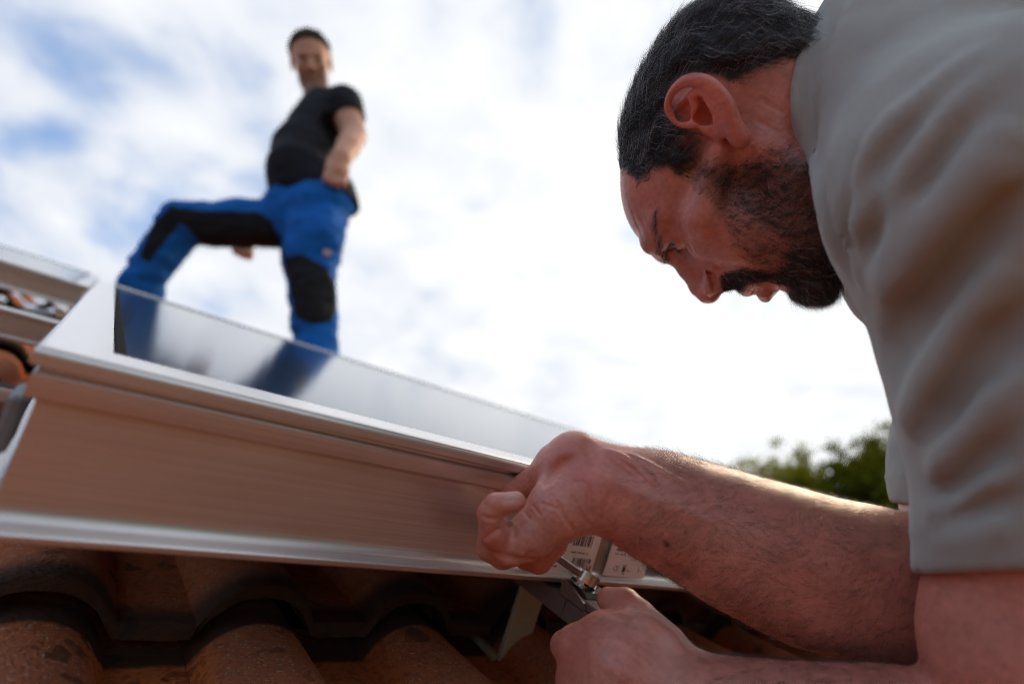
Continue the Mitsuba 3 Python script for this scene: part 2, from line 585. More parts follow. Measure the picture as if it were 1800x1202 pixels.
def collector(x0, y0, x1, y1, z0, label, depth=1.0):
    c = thing('solar_collector', label, 'solar collector', 'flat solar collectors on the tiles')
    F = lambda v: roof(np.asarray(v) + [0, 0, z0])
    inner = [(.014, -.0885), (.014, -.002), (.0105, -.0005)]
    b_k = .055
    prof = np.array(_prof + inner) * [1, depth]
    # the four side profiles, mitred at the corners
    rails = {}
    for name, (p0, p1, inw) in dict(front=((x0, y0), (x1, y0), (0, 1)), right=((x1, y0), (x1, y1), (-1, 0)), back=((x1, y1), (x0, y1), (0, -1)), left=((x0, y1), (x0, y0), (1, 0))).items():
        p0, p1, inw = np.array(p0, float), np.array(p1, float), np.array(inw, float)
        t = unit(p1 - p0)
        V = []
        for end, sgn in ((p0, 1), (p1, -1)):
            for o, z in prof:
                q = end + inw * o + t * sgn * o
                V.append((q[0], q[1], z))
        m = len(prof)
        Fc = []
        for i in range(m):
            j = (i + 1) % m
            Fc += [[i, j, j + m], [i, j + m, i + m]]
        M = tm(F(V), Fc)
        put(c, 'frame_profile', M, 'alu', smooth=35)
    # top border plates with a rounded outer edge, then rubber seal and glass
    b_f, b_s = .032, .0275
    zt = .0012
    outer = [(x0 - .0012, y0 - .0012), (x1 + .0012, y0 - .0012), (x1 + .0012, y1 + .0012), (x0 - .0012, y1 + .0012)]
    inn = [(x0 + b_s, y0 + b_f), (x1 - b_s, y0 + b_f), (x1 - b_s, y1 - b_k), (x0 + b_s, y1 - b_k)]
    V, Fc = [], []
    for ring, z in ((outer, .0003), ([(x + np.sign((x0 + x1) / 2 - x) * .0016, y + np.sign((y0 + y1) / 2 - y) * .0016) for x, y in outer], zt), (inn, zt), (inn, -.004)):
        V += [(x, y, z) for x, y in ring]
    for k in range(3):
        for i in range(4):
            j = (i + 1) % 4
            Fc += [[k * 4 + i, k * 4 + j, k * 4 + 4 + j], [k * 4 + i, k * 4 + 4 + j, k * 4 + 4 + i]]
    put(c, 'border', tm(F(V), Fc), 'alu_white', smooth=False)
    w = .0075
    for s in ((x0 + b_s + .0002, x0 + b_s + w, y0 + b_f, y1 - b_k), (x1 - b_s - w, x1 - b_s - .0002, y0 + b_f, y1 - b_k)):
        put(c, 'seal', box(*s, -.008, .0004, F, .0015), 'rubber')
    put(c, 'glass_pane', box(x0 + b_s + w, x1 - b_s - w, y0 + b_f + .0005, y1 - b_k - .0005, -.006, -.0012, F), 'solar_glass')
    put(c, 'back_sheet', box(x0 + .012, x1 - .012, y0 + .012, y1 - .012, -.0895 * depth, -.086 * depth, F), 'dark_rail')
    return c, F


col, CF = collector(.002, .004, 2.06, 1.17, .003, 'large flat solar collector in front with barcode labels on its aluminium frame')
col2, CF2 = collector(-2.12, 1.235, -.012, 2.36, -.021, 'second solar collector higher on the roof at the left edge', .62)
scene_fix = None

# the corner bracket and the pipe stub on the left side
put(col, 'corner_bracket', box(-.0030, .0040, .014, .050, -.055, -.0265, CF, .002), 'grey_plastic')
pipe_y, pipe_z = .093, -.046
put(col, 'pipe_stub', tube([roof([x, pipe_y, pipe_z]) for x in (-.12, -.0)], .0085, 18), 'copper')
for x, l in ((-.021, .012), (-.038, .014)):
    nut = trimesh.creation.cylinder(.0135, l, sections=6)
    nut.apply_transform(trimesh.transformations.rotation_matrix(math.pi / 2, [0, 1, 0]))
    put(col, 'union_nut', place(nut, lambda v, x=x: roof(np.asarray(v) + [x, pipe_y, pipe_z])), 'copper', smooth=20)


# labels and their print on the front face
def face(v):
    """(x along the front, z down from the top edge, proud of the face) -> world."""
    v = np.asarray(v, float)
    return roof(np.column_stack([v[:, 0], .0052 - v[:, 2], -v[:, 1]]))


mat('paper', (.86, .84, .80), .6)
mat('print_black', (.03, .028, .028), .6)


def sticker(x0, x1, z0, z1, label):
    return put(col, 'sticker', place(trimesh.creation.box(bounds=[[x0, z0, 0], [x1, z1, .0003]]), face), 'paper', label=label)


def bars(x0, x1, z0, z1, seed):
    r = np.random.default_rng(seed)
    out, x = [], x0
    while x < x1:
        w = r.choice([.0006, .0012, .0018])
        out.append(trimesh.creation.box(bounds=[[x, z0, .0003], [min(x + w, x1), z1, .00042]]))
        x += w + r.choice([.0006, .0009, .0014])
    return out


def words(x0, x1, z, h, seed):
    r = np.random.default_rng(seed)
    out, x = [], x0
    while x < x1 - .002:
        w = r.uniform(.004, .010)
        e = min(x + w, x1)
        k = x
        while k < e:
            lw = h * r.uniform(.35, .7)
            out.append(trimesh.creation.box(bounds=[[k, z + h * r.uniform(0, .3), .0003], [min(k + lw, e), z + h, .00042]]))
            k += lw + h * .22
        x = e + .0022
    return out


def lettering(text, x, z, h, bold=False):
    m = meshkit.text_mesh(text, h, .00012, bold)
    m.vertices = m.vertices * [1, -1, 1] + [x, z, .0003]
    m.invert()
    return m


s1 = sticker(.352, .4235, .0365, .0805, 'white barcode label on the collector front')
put(s1, 'print', place(cat(*(bars(.389, .4135, .0455, .0555, 4) + bars(.395, .4185, .066, .0735, 5) + words(.389, .412, .0605, .0016, 6) + words(.356, .376, .055, .0016, 7) + words(.358, .380, .0605, .0016, 8)
    + words(.360, .381, .066, .0016, 9) + words(.362, .378, .0735, .0022, 10) + words(.356, .374, .0495, .0014, 12))), face), 'print_black')
s2 = sticker(.4405, .502, .0385, .0790, 'white label with small safety symbols on the collector front')
bin_ = [trimesh.creation.box(bounds=[[.4655, .0695, .0003], [.4700, .0745, .00042]]), trimesh.creation.box(bounds=[[.4645, .0680, .0003], [.4710, .0688, .00042]]), trimesh.creation.box(bounds=[[.4662, .0758, .0003], [.4695, .0768, .00042]])]
put(s2, 'print', place(cat(*(words(.4500, .4640, .0522, .0030, 21) + words(.4480, .4680, .0575, .0012, 22) + words(.4800, .4870, .0535, .0014, 23) + words(.4810, .4880, .0590, .0014, 24)
    + words(.4735, .4780, .0720, .0014, 25) + bin_ + [lettering('CE', .4520, .0740, .0048), lettering('!', .4885, .0738, .0050, True), lettering('+', .4905, .0735, .0040)])), face), 'print_black')

# ---------------------------------------------------------------- rails, hook, clamp, cable
rail = thing('mounting_rail', 'dark aluminium rail running up the slope beneath the clamp', 'rail')
rp = np.array([(x + .026, z) for x, z in [(.346, -.091), (.3545, -.091), (.3545, -.0945), (.3575, -.0945), (.3575, -.091), (.394, -.091), (.394, -.0945), (.397, -.0945), (.397, -.091), (.405, -.091), (.405, -.106), (.346, -.106)]])


def across(v):
    v = np.asarray(v)
    return roof(np.column_stack([v[:, 1], v[:, 0], v[:, 2]]))


put(rail, 'profile', extrude(rp, -.0205, 1.15, across), 'dark_rail', smooth=False)
put(rail, 'end_piece', extrude(rp, -.140, -.0212, across), 'dark_rail', smooth=False)
rail2 = thing('mounting_rail', 'bare aluminium rail sticking out left of the collector above the tiles', 'rail')
rp2 = np.array([(.70, -.060), (.742, -.060), (.742, -.064), (.736, -.066), (.736, -.094), (.742, -.096), (.742, -.100), (.70, -.100), (.70, -.096), (.704, -.094), (.704, -.066), (.70, -.064)])
put(rail2, 'profile', extrude(rp2, -2.0, .5, roof), 'alu', smooth=False)

hook = thing('roof_hook', 'pale galvanised roof hook standing on the tiles under the dark rail', 'roof hook')
put(hook, 'bar', box(.451, .487, .108, .115, -.221, -.112, roof, .001), 'galvanised')
put(hook, 'foot', box(.447, .489, .1152, .30, -.224, -.217, roof, .001), 'galvanised')
put(hook, 'head', box(.390, .489, .108, .150, -.1118, -.1065, roof, .001), 'galvanised')

cable = thing('cable', 'thin black cable lying over the tiles left of the collector', 'cable')
cp = [(-.45, .62, -.14), (-.28, .66, -.165), (-.16, .64, -.15), (-.06, .60, -.145), (.04, .62, -.15), (.2, .66, -.16)]
scene[cable] = mikit.ply(tube(dense([tuple(c) for c in roof(cp)], 6), .007, 10), 'black_cable', smooth=True)
cable2 = thing('cable', 'thick black connector cable hanging beside the pipe stub', 'cable')
cp = [(-.40, .25, -.12), (-.22, .26, -.10), (-.12, .27, -.095), (-.05, .29, -.10), (.05, .32, -.11)]
scene[cable2] = mikit.ply(tube(dense([tuple(c) for c in roof(cp)], 6), .012, 12), 'black_cable', smooth=True)
fit = thing('pipe_fitting', 'brass and steel pipe fitting in the gap behind the bare rail', 'pipe fitting')
put(fit, 'elbow', tube([roof(v) for v in ((-.075, .90, -.085), (-.05, .91, -.08), (-.03, .93, -.085), (-.02, 1.0, -.10))], .016, 14), 'grey_plastic')
put(fit, 'nut', tube([roof(v) for v in ((-.035, .895, -.078), (-.012, .90, -.078))], .017, 6), 'copper', smooth=False)

# ---------------------------------------------------------------- ground and trees
def ground_colour(p, n, uv):
    a = tfbm(p.x * .35, p.y * .35, 1.0, 4)
    return tmix((.060, .070, .032), (.095, .10, .055), a)


mat('grass', mikit.proc(ground_colour), .95)
scene['ground'] = mikit.ply(tm([[-900, -900, -6], [900, -900, -6], [900, 900, -6], [-900, 900, -6]], [[0, 1, 2], [0, 2, 3]]), 'grass')
labels['ground'] = {'label': 'grassy ground around the house', 'category': 'ground', 'kind': 'structure'}
mat('bark', (.10, .075, .055), .9)
scene['leaf'] = {'type': 'principledthin', 'base_color': VC, 'roughness': .45, 'diff_trans': .95, 'spec_trans': 0.0}


def tree(x, y, z, height, width, n, seed, label, leaf, tint):
    r = np.random.default_rng(seed)
    t = thing('tree', label, 'tree', None)
    base = np.array([x, y, z])
    trunk_h = height * .42
    parts = [tube([base, base + [.05, 0, trunk_h * .5], base + [.1, .05, trunk_h], base + [.15, .1, height * .8]], [.24, .2, .16, .04], 9)]
    tips, centre = [], base + [0, 0, height * .66]
    for k in range(26):
        a, hgt = r.uniform(0, 6.283), r.uniform(.3, .82)
        s = base + np.array([.1, .05, height * hgt])
        dirn = np.array([math.cos(a), math.sin(a), r.uniform(.15, .9)])
        L = width * r.uniform(.45, 1.0) * (1.15 - .8 * abs(hgt - .5))
        e = s + dirn * L
        m = (s + e) / 2 + r.normal(0, .15, 3)
        parts.append(tube([s, m, e], [.07, .045, .015], 6))
        tips += [e, m, s + dirn * L * .75]
    put(t, 'trunk', cat(*parts), 'bark', smooth=True)
    tips = np.array(tips)
    cl = tips[r.integers(0, len(tips), n // 60)] + r.normal(0, width * .13, (n // 60, 3))
    cl = np.vstack([cl, centre + unit(r.normal(size=(n // 160, 3))) * [width, width, height * .33] * r.uniform(.55, 1.02, (n // 160, 1))])
    cl[:, 2] = np.minimum(cl[:, 2], z + height)
    i = r.integers(0, len(cl), n)
    P = cl[i] + r.normal(0, .17, (n, 3)) * [1, 1, .8]
    A = unit(r.normal(size=(n, 3)))
    B = unit(np.cross(A, r.normal(size=(n, 3))))
    s = leaf * r.uniform(.6, 1.3, (n, 1))
    V = np.stack([P - A * s, P + B * s * .5 + A * s * .1, P + A * s, P - B * s * .5 + A * s * .1], 1).reshape(-1, 3)
    q = np.arange(n)[:, None] * 4
    F = np.vstack([q + [0, 1, 2], q + [0, 2, 3]])
    c = np.array(tint) * (.75 + .5 * r.random((n, 1))) * (.8 + .4 * meshkit.noise(P * .8, seed)[:, None])
    put(t, 'crown', tm(V, F), 'leaf', smooth=False, color=np.repeat(c, 4, 0))
    return t


def stand(px, py_top, dist, height_above):
    """Ground point under a treetop seen at the pixel, dist metres along the view."""
    p = at(px, py_top, dist)
    return p[0], p[1], -6.0, p[2] + 6.0


for px, py, d, w, n, seed, label, tint in (
        (1545, 748, 19, 3.1, 60000, 1, 'tall dark green tree rising behind the sleeve', (.14, .145, .010)),
        (1395, 795, 20, 2.5, 34000, 2, 'sunlit green tree with a ragged top left of the dark tree', (.25, .24, .014)),
        (1350, 808, 22, 2.0, 20000, 3, 'lowest olive green treetop just above the forearm', (.25, .235, .016))):
    x, y, z, hgt = stand(px, py, d, 0)
    tree(x, y, z, hgt, w, n, seed, label, .10, tint)

# ---------------------------------------------------------------- the bearded man in front
def hair_mat(key, base, rough=.34, spec=.7):
    return mat(key, base, rough, spec=spec)


def skin_bump(p, n, uv):
    q = p
    return .55 * tnoise(q.x * 1500, q.y * 1500, q.z * 1500) + .45 * tfbm(q.x * 420, q.y * 420, q.z * 420, 2)


mat('skin', VC, .35, spec=.5, bump=(skin_bump, .0005, 2.5e-4))
mat('hair_black', (.018, .016, .016), .30, spec=.75)
mat('hair_grey', (.42, .41, .40), .4, spec=.5)
mat('beard_black', (.016, .011, .009), .4, spec=.5)
mat('arm_hair', (.055, .032, .02), .42, spec=.5)
mat('eyeball', (.34, .29, .27), .10, spec=.6)
mat('iris', (.05, .03, .02), .1, spec=.6)


def cloth_bump(p, n, uv):
    return .5 * tnoise(p.x * 1900, p.y * 700, p.z * 1900) + .5 * tnoise(p.x * 700, p.y * 1900, p.z * 900)


mat('shirt_cloth', mikit.proc(lambda p, n, uv: tmix((.315, .315, .278), (.365, .365, .325), tfbm(p.x * 60, p.y * 60, p.z * 60, 2))), .9, spec=.15, bump=(cloth_bump, .0005, 2e-4), sheen=.3)

man = thing('person', 'bearded man in a grey green T-shirt bending over the collector edge', 'person')

# head frame, millimetres: f towards the nose, u towards the crown, l towards his left ear
HO = .1794 * RIGHT + .1531 * UPV + .4336 * FWD
HA = np.array([[-.24969, -.92440, .28835], [-.80230, .36423, .47292], [-.54219, -.11325, -.83259]]) @ CAM


def head(v):
    return HO + np.asarray(v, float) @ HA / 1000


def to_head(p):
    return (np.asarray(p) - HO.astype(np.asarray(p).dtype)) @ HA.T.astype(np.asarray(p).dtype) * 1000


def on_l(px, py, l):
    """Where the view ray through the pixel meets the plane l mm left of the head's middle, in head millimetres."""
    r = at(px, py, 1.0)
    L = HA[2]
    t = ((HO @ L) + l / 1000) / (r @ L)
    return to_head(r * t)


NECK0, NECK1 = np.array([-14, -28, 0.]), None
EARC = np.array([-6., 2., 72.])
_ear_n = unit(np.array([.42, -.10, .90]))     # the ear's plane leans back and away from the skull


def ear_pt(px, py, off=0.0):
    r = at(px, py, 1.0)
    N = _ear_n @ HA
    t = ((head(EARC) @ N) + off / 1000) / (r @ N)
    return to_head(r * t)


def zear(pts, off=0.0):
    """Ear outline read in a 1202 px enlargement of photo pixels 1150-1330, 100-280."""
    return [ear_pt(1150 + x * .14975, 100 + y * .14975, off) for x, y in pts]


HELIX = zear([(620, 820), (520, 792), (400, 800), (290, 775), (215, 715), (168, 630), (160, 550), (190, 455), (245, 375), (325, 312), (420, 277), (530, 282), (635, 325), (725, 400), (795, 490), (845, 580), (880, 670), (905, 755), (935, 835), (975, 905), (1020, 960)], 5)
HELR = [2.2, 2.6, 2.6, 2.5, 2.4, 2.3, 2.3, 2.4, 2.8, 3.4, 4.0, 4.5, 4.8, 5.0, 5.2, 5.4, 5.6, 5.8, 6.2, 6.6, 6.6]
ANTI = zear([(425, 455), (480, 425), (545, 405), (605, 425), (655, 500), (700, 580), (735, 655), (760, 740), (800, 815), (830, 880)], 4.5)
CRUS = zear([(430, 455), (462, 530), (478, 610), (476, 690), (462, 760)], 3.2)
TRAG = zear([(600, 850), (660, 862), (715, 900), (760, 935)], 3.5)
EARD = zear([(300, 560), (470, 420), (640, 480), (760, 640), (850, 800), (950, 930)], -4.0)
EARD2 = zear([(300, 700), (420, 640), (560, 640), (680, 760), (800, 880)], -5.5)


EYE = (73, 15.5, 31.5)
NOSTRIL = np.array([0., 0, 400])


def smooth_chain(pts, radii, n=3):
    q = dense([tuple(x) for x in pts], n)
    return [(a, b) for a, b in zip(q, np.interp(np.linspace(0, 1, len(q)), np.linspace(0, 1, len(radii)), radii))]


HEL_C = smooth_chain(HELIX, HELR, 2)
ANTI_C = smooth_chain(ANTI, (2.2, 2.6, 3.0, 3.2, 3.3, 3.4, 3.6, 4.0, 4.2, 4), 2)
CRUS_C = smooth_chain(CRUS, (2.4, 2.7, 2.8, 2.6, 2.2), 2)
HEAD_LINES = []


def head_sdf(w):
    p0 = to_head(w)
    p = p0.copy()
    p[:, 2] = np.abs(p[:, 2])
    # skull
    d = ell(p, (-8, 32, 0), (94, 59, 72))
    d = smin(d, ell(p, (38, 33, 0), (53, 41, 57)), 18)
    d = smin(d, ell(p, (-48, 20, 0), (50, 52, 64)), 18)
    # face block, temples a little hollow
    d = smin(d, ell(p, (46, -18, 0), (46, 62, 54)), 22)
    d = smin(d, cone(p, (94, 31, 0), (86, 31, 30), 7.5, 7.0), 12)          # brow
    d = smin(d, cone(p, (86, 32, 30), (66, 27, 50), 7.0, 6.0), 12)
    d = smin(d, cone(p, (75, -8, 37), (58, -6, 56), 10, 9), 14)            # cheekbone
    d = smin(d, cone(p, (58, -6, 56), (12, -4, 64), 8.5, 6.5), 14)
    d = smin(d, ell(p, (63, -34, 33), (23, 26, 22)), 16)                   # cheek
    d = smin(d, ell(p, (82, -16, 7), (17, 26, 14)), 12)                   # beside the nose
    d = smin(d, ell(p, (80, -48, 0), (23, 26, 30)), 16)                    # mouth barrel
    d = smin(d, chain(p, [((6, -34, 47), 14), ((14, -60, 46), 15), ((48, -78, 34), 15), ((79, -86, 12), 13)], 10), 22)
    d = smin(d, chain(p, [((80, -87, 0), 13), ((82, -86, 9), 12)], 4), 12)
    d = smin(d, ell(p, (40, -62, 0), (44, 26, 40)), 18)                    # under the jaw
    d = smax(d, -ell(p, (70, 58, 74), (40, 34, 16)), 16)                   # temple
    # eye socket
    d = smax(d, -ell(p, (91, 15, 30), (16, 11, 17)), 10)
    # nose
    d = smin(d, chain(p, [((91, 22, 0), 6.5), ((101, 6, 0), 7.2), ((111, -9, 0), 8.2), ((113.5, -17, 0), 8.8)], 4), 11)
    d = smin(d, ball(p, (114, -17.5, 3.5), 7.8), 5)
    d = smin(d, ell(p, (103, -21, 13.5), (11, 8.5, 6.8)), 6)
    d = smin(d, cone(p, (106, -26, 0), (96, -33, 0), 4.0, 4.0), 6)
    d = smax(d, -ell(p, (106, -27.5, 9.0), (8.0, 6.5, 4.0)), 2.5)
    d = smax(d, -cone(p, (99, -19, 21), (88, -26, 24), 1.2, 1.2), 5)       # behind the wing
    d = smax(d, -ell(p, NOSTRIL, (5.2, 3.2, 5.0)), 1.2)
    d = smax(d, -cone(p, NOSTRIL, NOSTRIL + np.array([-9.0, 9, -5]), 3.2, 2.4), .8)
    # lips
    d = smin(d, chain(p, [((102.5, -45, 0), 5.4), ((99, -46.5, 9), 5.0), ((91, -50, 20), 3.2)], 3), 5)
    d = smin(d, chain(p, [((101, -60, 0), 6.6), ((97.5, -59.5, 9), 6.2), ((89, -55, 19), 3.2)], 3), 5)
    d = smax(d, -chain(p, [((107, -52.8, 0), 1.6), ((102, -52.8, 10), 1.5), ((91, -52.3, 23), 1.0)], 1), 2.0)
    d = smax(d, -ell(p, (102, -70, 0), (8, 3.5, 16)), 6)
    # lids around the eyeball
    q = p - np.array(EYE, np.float32)
    half = 3.5 - .024 * q[:, 2] ** 2
    lid = smax(ball(p, EYE, 14.2), half - np.abs(q[:, 1] + 2.2), 1.0)
    d = smin(d, lid, 2.0)
    d = smin(d, chain(p, [((85, 21, 21), 1.8), ((89, 23, 31), 2.2), ((81.5, 19.5, 43), 1.8)], 1), 5)
    d = smax(d, -np.maximum(ball(p, EYE, 12.3), -(q[:, 0] - 4)), .4)
    # neck
    d = smin(d, cone(p, (-26, -14, 0), NECK1, 56, 66), 22)
    # the ear that faces the lens, and its mirror image
    e = chain(p, [(a, r) for a, r in zip(EARD, (3.2, 3.2, 3.2, 3.2, 3.4, 4))], 4)
    e = smin(e, chain(p, [(a, 3.4) for a in EARD2], 4), 5)
    e = smin(e, chain(p, HEL_C, 1.0), 1.6)
    e = smin(e, chain(p, ANTI_C, 1.0), 1.6)
    e = smin(e, chain(p, CRUS_C, 1.0), 1.8)
    e = smin(e, chain(p, [(a, r) for a, r in zip(TRAG, (3.2, 3.6, 3.4, 3))], 1.5), 3)
    d = smin(d, e, 4.5)
    d = smax(d, -ell(p, zear([(600, 690)], 0)[0], (8, 8, 7.5)), 2.5)
    d = smax(d, -ell(p, zear([(752, 872)], 0)[0], (2.0, 3.6, 6)), 2)
    d = smax(d, -ell(p, zear([(330, 700)], 2)[0], (5.0, 6, 4)), 2)
    return lines(w, (d / 1000).astype(np.float32), HEAD_LINES)


NECK1 = to_head(at(1700, 120, .48))


# ---- right arm (holds the wrench) and left arm (steadies the clamp): joints by pixel and distance
def J(px, py, d, r):
    return (at(px, py, d), r)


R_FORE = [J(1068, 858, .395, .0265), J(1122, 876, .394, .0275), J(1195, 904, .392, .0330), J(1300, 952, .388, .0405), J(1420, 998, .385, .0450), J(1560, 1030, .382, .0455), J(1720, 1066, .38, .045)]
R_UPPER = [J(1720, 1060, .385, .046), J(1716, 900, .45, .050), J(1730, 640, .50, .056)]
R_PALM = [J(1045, 860, .395, .0255), J(985, 893, .388, .0225), J(930, 943, .381, .0152), J(897, 962, .379, .0130)]
R_PINKY = [J(893, 962, .377, .0120), J(866, 934, .369, .0096), J(861, 903, .366, .0086), J(871, 887, .366, .0079), J(907, 881, .3665, .0066)]
R_RING = [J(908, 962, .388, .0125), J(884, 974, .386, .0098), J(860, 962, .384, .009), J(862, 930, .384, .0085)]
R_MIDDLE = [J(968, 950, .398, .013), J(946, 980, .399, .0108), J(925, 975, .402, .010), J(912, 950, .404, .009)]
R_THENAR = [J(1062, 850, .398, .024), J(1010, 812, .405, .0215), J(985, 822, .411, .0195)]
R_THUMB = [J(975, 822, .416, .0155), J(932, 847, .424, .0098), J(905, 861, .428, .0088), J(880, 873, .430, .0075)]

L_FORE = [J(1172, 1222, .347, .0275), J(1230, 1262, .340, .0295), J(1400, 1318, .318, .0385), J(1600, 1360, .298, .045), J(1840, 1420, .285, .046)]
L_UPPER = [J(1845, 1420, .285, .049), J(1853, 1150, .283, .0560), J(1878, 900, .285, .058), J(1800, 500, .29, .058)]
L_PALM = [J(1160, 1205, .349, .0265), J(1110, 1150, .358, .0270), J(1062, 1122, .366, .0150), J(1012, 1133, .372, .0118)]
L_PALM2 = [J(1150, 1225, .350, .025), J(1075, 1190, .356, .028), J(1030, 1200, .362, .018)]
L_INDEX = [J(1010, 1134, .372, .0118), J(992, 1134, .380, .0095), J(1002, 1165, .392, .0085), J(1012, 1200, .398, .008)]
L_MIDF = [J(1030, 1180, .362, .0125), J(1005, 1195, .368, .0105), J(1000, 1235, .380, .009)]
L_THUMB = [J(1160, 1135, .362, .0170), J(1122, 1085, .374, .0120), J(1098, 1062, .384, .0112), J(1070, 1053, .392, .0086)]


def arm_r(p):
    d = chain(p, R_FORE, .03)
    d = smin(d, chain(p, R_UPPER, .01), .03)
    h = chain(p, R_PALM, .006)
    h = smin(h, chain(p, R_THENAR, .006), .009)
    d = smin(d, h, .012)
    d = smin(d, chain(p, R_THUMB, .002), .006)
    d = smin(d, chain(p, R_RING, .002), .0016)
    d = smin(d, chain(p, R_MIDDLE, .002), .002)
    d = smin(d, chain(p, R_PINKY, .0015), .0011)
    return lines(p, d, R_LINES)


def arm_l(p):
    d = chain(p, L_FORE, .03)
    d = smin(d, chain(p, L_UPPER, .01), .010)
    h = smin(chain(p, L_PALM, .006), chain(p, L_PALM2, .006), .018)
    d = smin(d, h, .012)
    d = smin(d, chain(p, L_THUMB, .002), .007)
    d = smin(d, chain(p, L_INDEX, .002), .005)
    d = smin(d, chain(p, L_MIDF, .002), .004)
    return lines(p, d, L_LINES)




R_LINES, L_LINES = [], []
_rl = [  # (pixels, height, half width): wrist and palm creases, tendons, finger folds
    ([(907, 922), (899, 942), (893, 962), (884, 984)], -.0030, .0026), ([(850, 968), (880, 976), (915, 984), (945, 984), (976, 972)], -.0026, .0024), ([(922, 992), (930, 982), (936, 968)], -.0030, .0028),
    ([(1003, 865), (1011, 885), (1025, 909), (1042, 930)], -0.0023, .0013), ([(1030, 838), (1035, 875), (1036, 894), (1046, 922)], -0.0029, .0016),
    ([(1072, 862), (1064, 894), (1058, 922)], -0.0018, .0016), ([(977, 872), (987, 899), (999, 919), (1018, 941)], -0.0022, .0012),
    ([(945, 889), (958, 886), (974, 892), (1006, 887)], -0.0013, .0009), ([(952, 858), (963, 841), (977, 824), (994, 812), (1013, 803)], -0.0050, .0034),
    ([(933, 884), (943, 897), (955, 912)], -0.0011, .0008), ([(922, 899), (931, 913)], -0.0009, .0008), ([(1000, 850), (1020, 846), (1033, 852)], -0.0011, .0010),
    ([(1048, 786), (1101, 806), (1134, 834), (1160, 858)], 0.0040, .0022), ([(1075, 788), (1134, 812), (1180, 838), (1240, 866)], 0.0032, .0020),
    ([(1060, 798), (1100, 818), (1130, 843)], -0.0025, .0022), ([(1040, 825), (1090, 850), (1180, 890), (1300, 930)], 0.0014, .0050),
    ([(845, 906), (859, 911), (877, 911)], -0.0029, .0013), ([(848, 951), (862, 939), (886, 925)], -0.0029, .0013), ([(893, 938), (897, 950), (901, 962)], -0.0011, .0008),
    ([(1020, 760), (1040, 800), (1040, 830)], -0.0018, .004), ([(889, 872), (886, 879), (888, 888)], -0.0011, .0006), ([(889, 872), (903, 869), (915, 874)], -0.0009, .0006)]
_ll = [([(1120, 1078), (1150, 1095), (1178, 1118), (1198, 1150)], .0040, .0055), ([(1105, 1115), (1135, 1125), (1165, 1138)], -.0030, .0070), ([(1095, 1096), (1130, 1100), (1165, 1120)], -.0010, .0030), ([(1110, 1150), (1140, 1135), (1165, 1128)], -.0008, .0016), ([(1130, 1165), (1150, 1145), (1185, 1140)], -.0008, .0016),
       ([(1045, 1110), (1090, 1130), (1140, 1160)], .0014, .0040), ([(1075, 1080), (1090, 1083), (1110, 1098)], -.0014, .0018), ([(1085, 1050), (1092, 1062), (1090, 1075)], -.0007, .0010),
       ([(1040, 1150), (1080, 1175), (1120, 1200)], .0010, .0040)]
R_LINES = [(x, h, w) for x, (q, h, w) in zip(hits(arm_r, [dense(q, 4) for q, _, _ in _rl]), _rl)]
L_LINES = [(x, h, w) for x, (q, h, w) in zip(hits(arm_l, [dense(q, 4) for q, _, _ in _ll]), _ll)]


def bounds_of(*chains, pad=.06):
    q = np.array([c for ch in chains for c, _ in ch])
    return q.min(0) - pad, q.max(0) + pad


_hl = [([(1194, 396), (1206, 424), (1224, 455)], -.0012, .0022), ([(1114, 342), (1128, 385), (1146, 424)], -.0008, .0016), ([(1106, 352), (1120, 396), (1138, 432)], -.0006, .0014),
       ([(1186, 392), (1196, 380), (1204, 362)], -.0006, .0009), ([(1190, 402), (1202, 392), (1212, 378)], -.0006, .0009), ([(1255, 462), (1275, 466), (1300, 470), (1325, 478)], -.0014, .0026),
       ([(1316, 252), (1330, 285), (1352, 300)], -.0008, .0020), ([(1320, 200), (1352, 225), (1390, 238)], -.0008, .0016), ([(1330, 165), (1360, 190), (1392, 200)], -.0007, .0014)]
_n0 = hit(head_sdf, [(1256, 499)])[0]
HEAD_LINES = [(x, h, w) for x, (q, h, w) in zip(hits(head_sdf, [dense(q, 4) for q, _, _ in _hl]), _hl)]
NOSTRIL = to_head(_n0)
HEAD_M = polygonise(head_sdf, HO + [-.135, -.13, -.13], HO + [.22, .165, .155], .0013)
ARM_R = polygonise(arm_r, *bounds_of(R_FORE, R_UPPER, R_PALM, R_PINKY, R_RING, R_MIDDLE, R_THENAR, R_THUMB), .00125)
ARM_L = polygonise(arm_l, *bounds_of(L_FORE, L_UPPER, L_PALM, L_PALM2, L_INDEX, L_MIDF, L_THUMB), .0019)


def near_px(v):
    """Where a point of the head, or its mirror image on the left side, shows in the photograph: hair regions are given on the left side."""
    m = to_head(v)
    m[:, 2] = np.abs(m[:, 2])
    return pix(head(m))


HAIR_P = [(900, -200), (1000, 200), (1070, 290), (1096, 303), (1122, 327), (1143, 300), (1172, 295), (1188, 312), (1204, 318), (1212, 268), (1203, 240), (1180, 222), (1166, 190), (1172, 160), (1200, 136), (1245, 132), (1282, 150), (1302, 142),
          (1322, 130), (1350, 118), (1400, 97), (1500, 70), (1700, -50), (1700, -400)]
BEARD_P = [(1203, 322), (1190, 300), (1206, 268), (1240, 283), (1287, 287), (1315, 272), (1353, 257), (1400, 246), (1480, 330), (1560, 470), (1540, 600), (1400, 580), (1378, 540), (1376, 512), (1362, 494), (1330, 486), (1318, 472), (1290, 440), (1272, 412), (1258, 379), (1240, 351)]
DENSE_P = [(1212, 285), (1260, 296), (1330, 282), (1420, 270), (1500, 360), (1560, 470), (1540, 600), (1400, 580), (1382, 540), (1378, 508), (1352, 486), (1375, 430), (1330, 400), (1290, 360), (1240, 330)]
